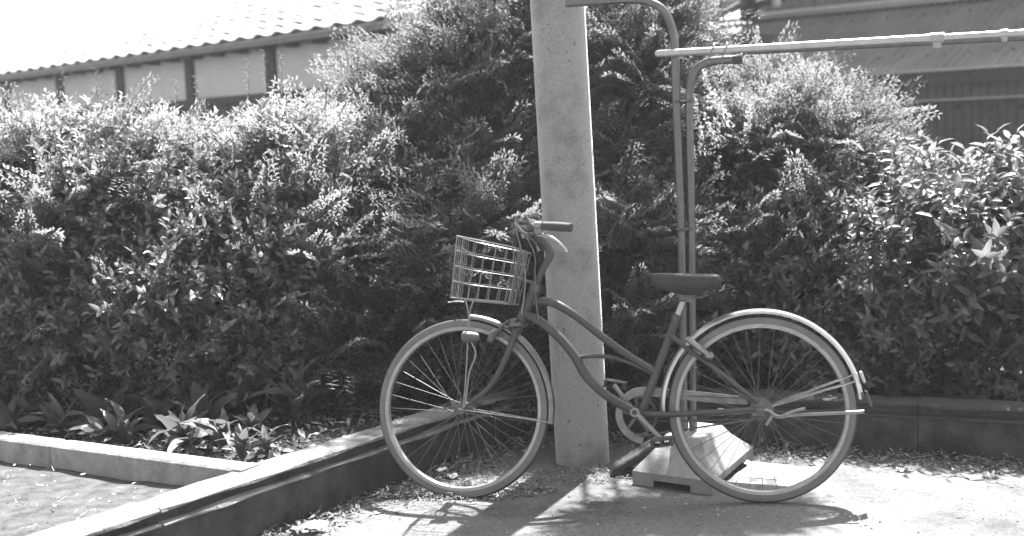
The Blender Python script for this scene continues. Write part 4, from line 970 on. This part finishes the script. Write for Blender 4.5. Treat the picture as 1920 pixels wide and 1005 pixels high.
litter('leaf_litter', 'dead leaves covering the soil of the left planting bed', 'leaf litter', 3500, bedpos, lambda x, y: soilz(x, y), 58, (.02, .05))
litter('leaf_litter', 'dirt and leaf bits piled over the contact of the front tyre', 'leaf litter', 1100, disc(G(878, 930), .13, .05), lambda x, y: 0, 59, (.008, .02), lift=.055)
def fallen(px, py, w_, h_, ang, label, z=.012):
    c = G(px, py, z); r = random.Random(px); n = 12; vs = [(0, 0, .004)]; 
    for i in range(n): a = 2 * math.pi * i / n; q = r.uniform(.7, 1.1); vs.append((math.cos(a) * w_ * q, math.sin(a) * h_ * q, r.uniform(-.004, .01)))
    m_ = [tuple(Matrix.Rotation(ang, 3, 'Z') @ Vector(v)) for v in vs]; vv = m_ + [(v[0], v[1], v[2] - .0015) for v in m_]
    b = MB(); b.add([Vector(v) + c for v in vv], [(0, i + 1, (i + 1) % n + 1) for i in range(n)] + [(n + 1, n + 1 + (i + 1) % n + 1, n + 2 + i) for i in range(n)] + [(i + 1, n + 2 + i, n + 2 + (i + 1) % n, (i + 1) % n + 1) for i in range(n)])
    tag(b.build('fallen_leaf', M['paper'], None, at=c), label, 'leaf', 'pale fallen leaves on the pavement')
fallen(826, 880, .028, .022, .3, 'upright pale fallen leaf inside the front wheel', .03)
fallen(826, 927, .022, .03, .4, 'pale crumpled leaf stuck under the front tyre')
fallen(848, 893, .025, .03, .9, 'pale fallen leaf just above the front rim bottom')
fallen(585, 985, .075, .035, .5, 'large pale dry leaf by the low wall at the bottom edge', .03)
fallen(940, 915, .03, .02, 0, 'small pale leaf right of the front tyre contact')
fallen(1690, 880, .02, .02, 1, 'pale leaf among the litter at the right')
fallen(1400, 868, .03, .03, 1, 'pale leaf at the back edge of the pale slab')
print('objects', len(bpy.data.objects), 'tris', sum(len(o.data.polygons) * 2 for o in bpy.data.objects if o.type == 'MESH'))

print('Q', proj(q0), proj(q1), q0, q1, proj(UP), proj(WQ+Z3*(zr-ZQ)), (shd.location))

# ------------------------------------------------------------------ thin haze
b = MB(); b.box((0, 20, 3.8), (64, 60, 9.8)); hz = b.build('haze', M['glass'], None); hz['kind'] = 'stuff'
hm = bpy.data.materials.new('haze'); hm.use_nodes = True; hm.node_tree.nodes.clear(); pv = hm.node_tree.nodes.new('ShaderNodeVolumePrincipled'); mo = hm.node_tree.nodes.new('ShaderNodeOutputMaterial')
pv.inputs['Color'].default_value = (.9, .9, .9, 1); pv.inputs['Density'].default_value = .0018; pv.inputs['Anisotropy'].default_value = .3
hm.node_tree.links.new(pv.outputs[0], mo.inputs['Volume']); hz.data.materials.clear(); hz.data.materials.append(hm)
print('RE', proj(E0 + ed * t1), E0 + ed * t1, tt.location)
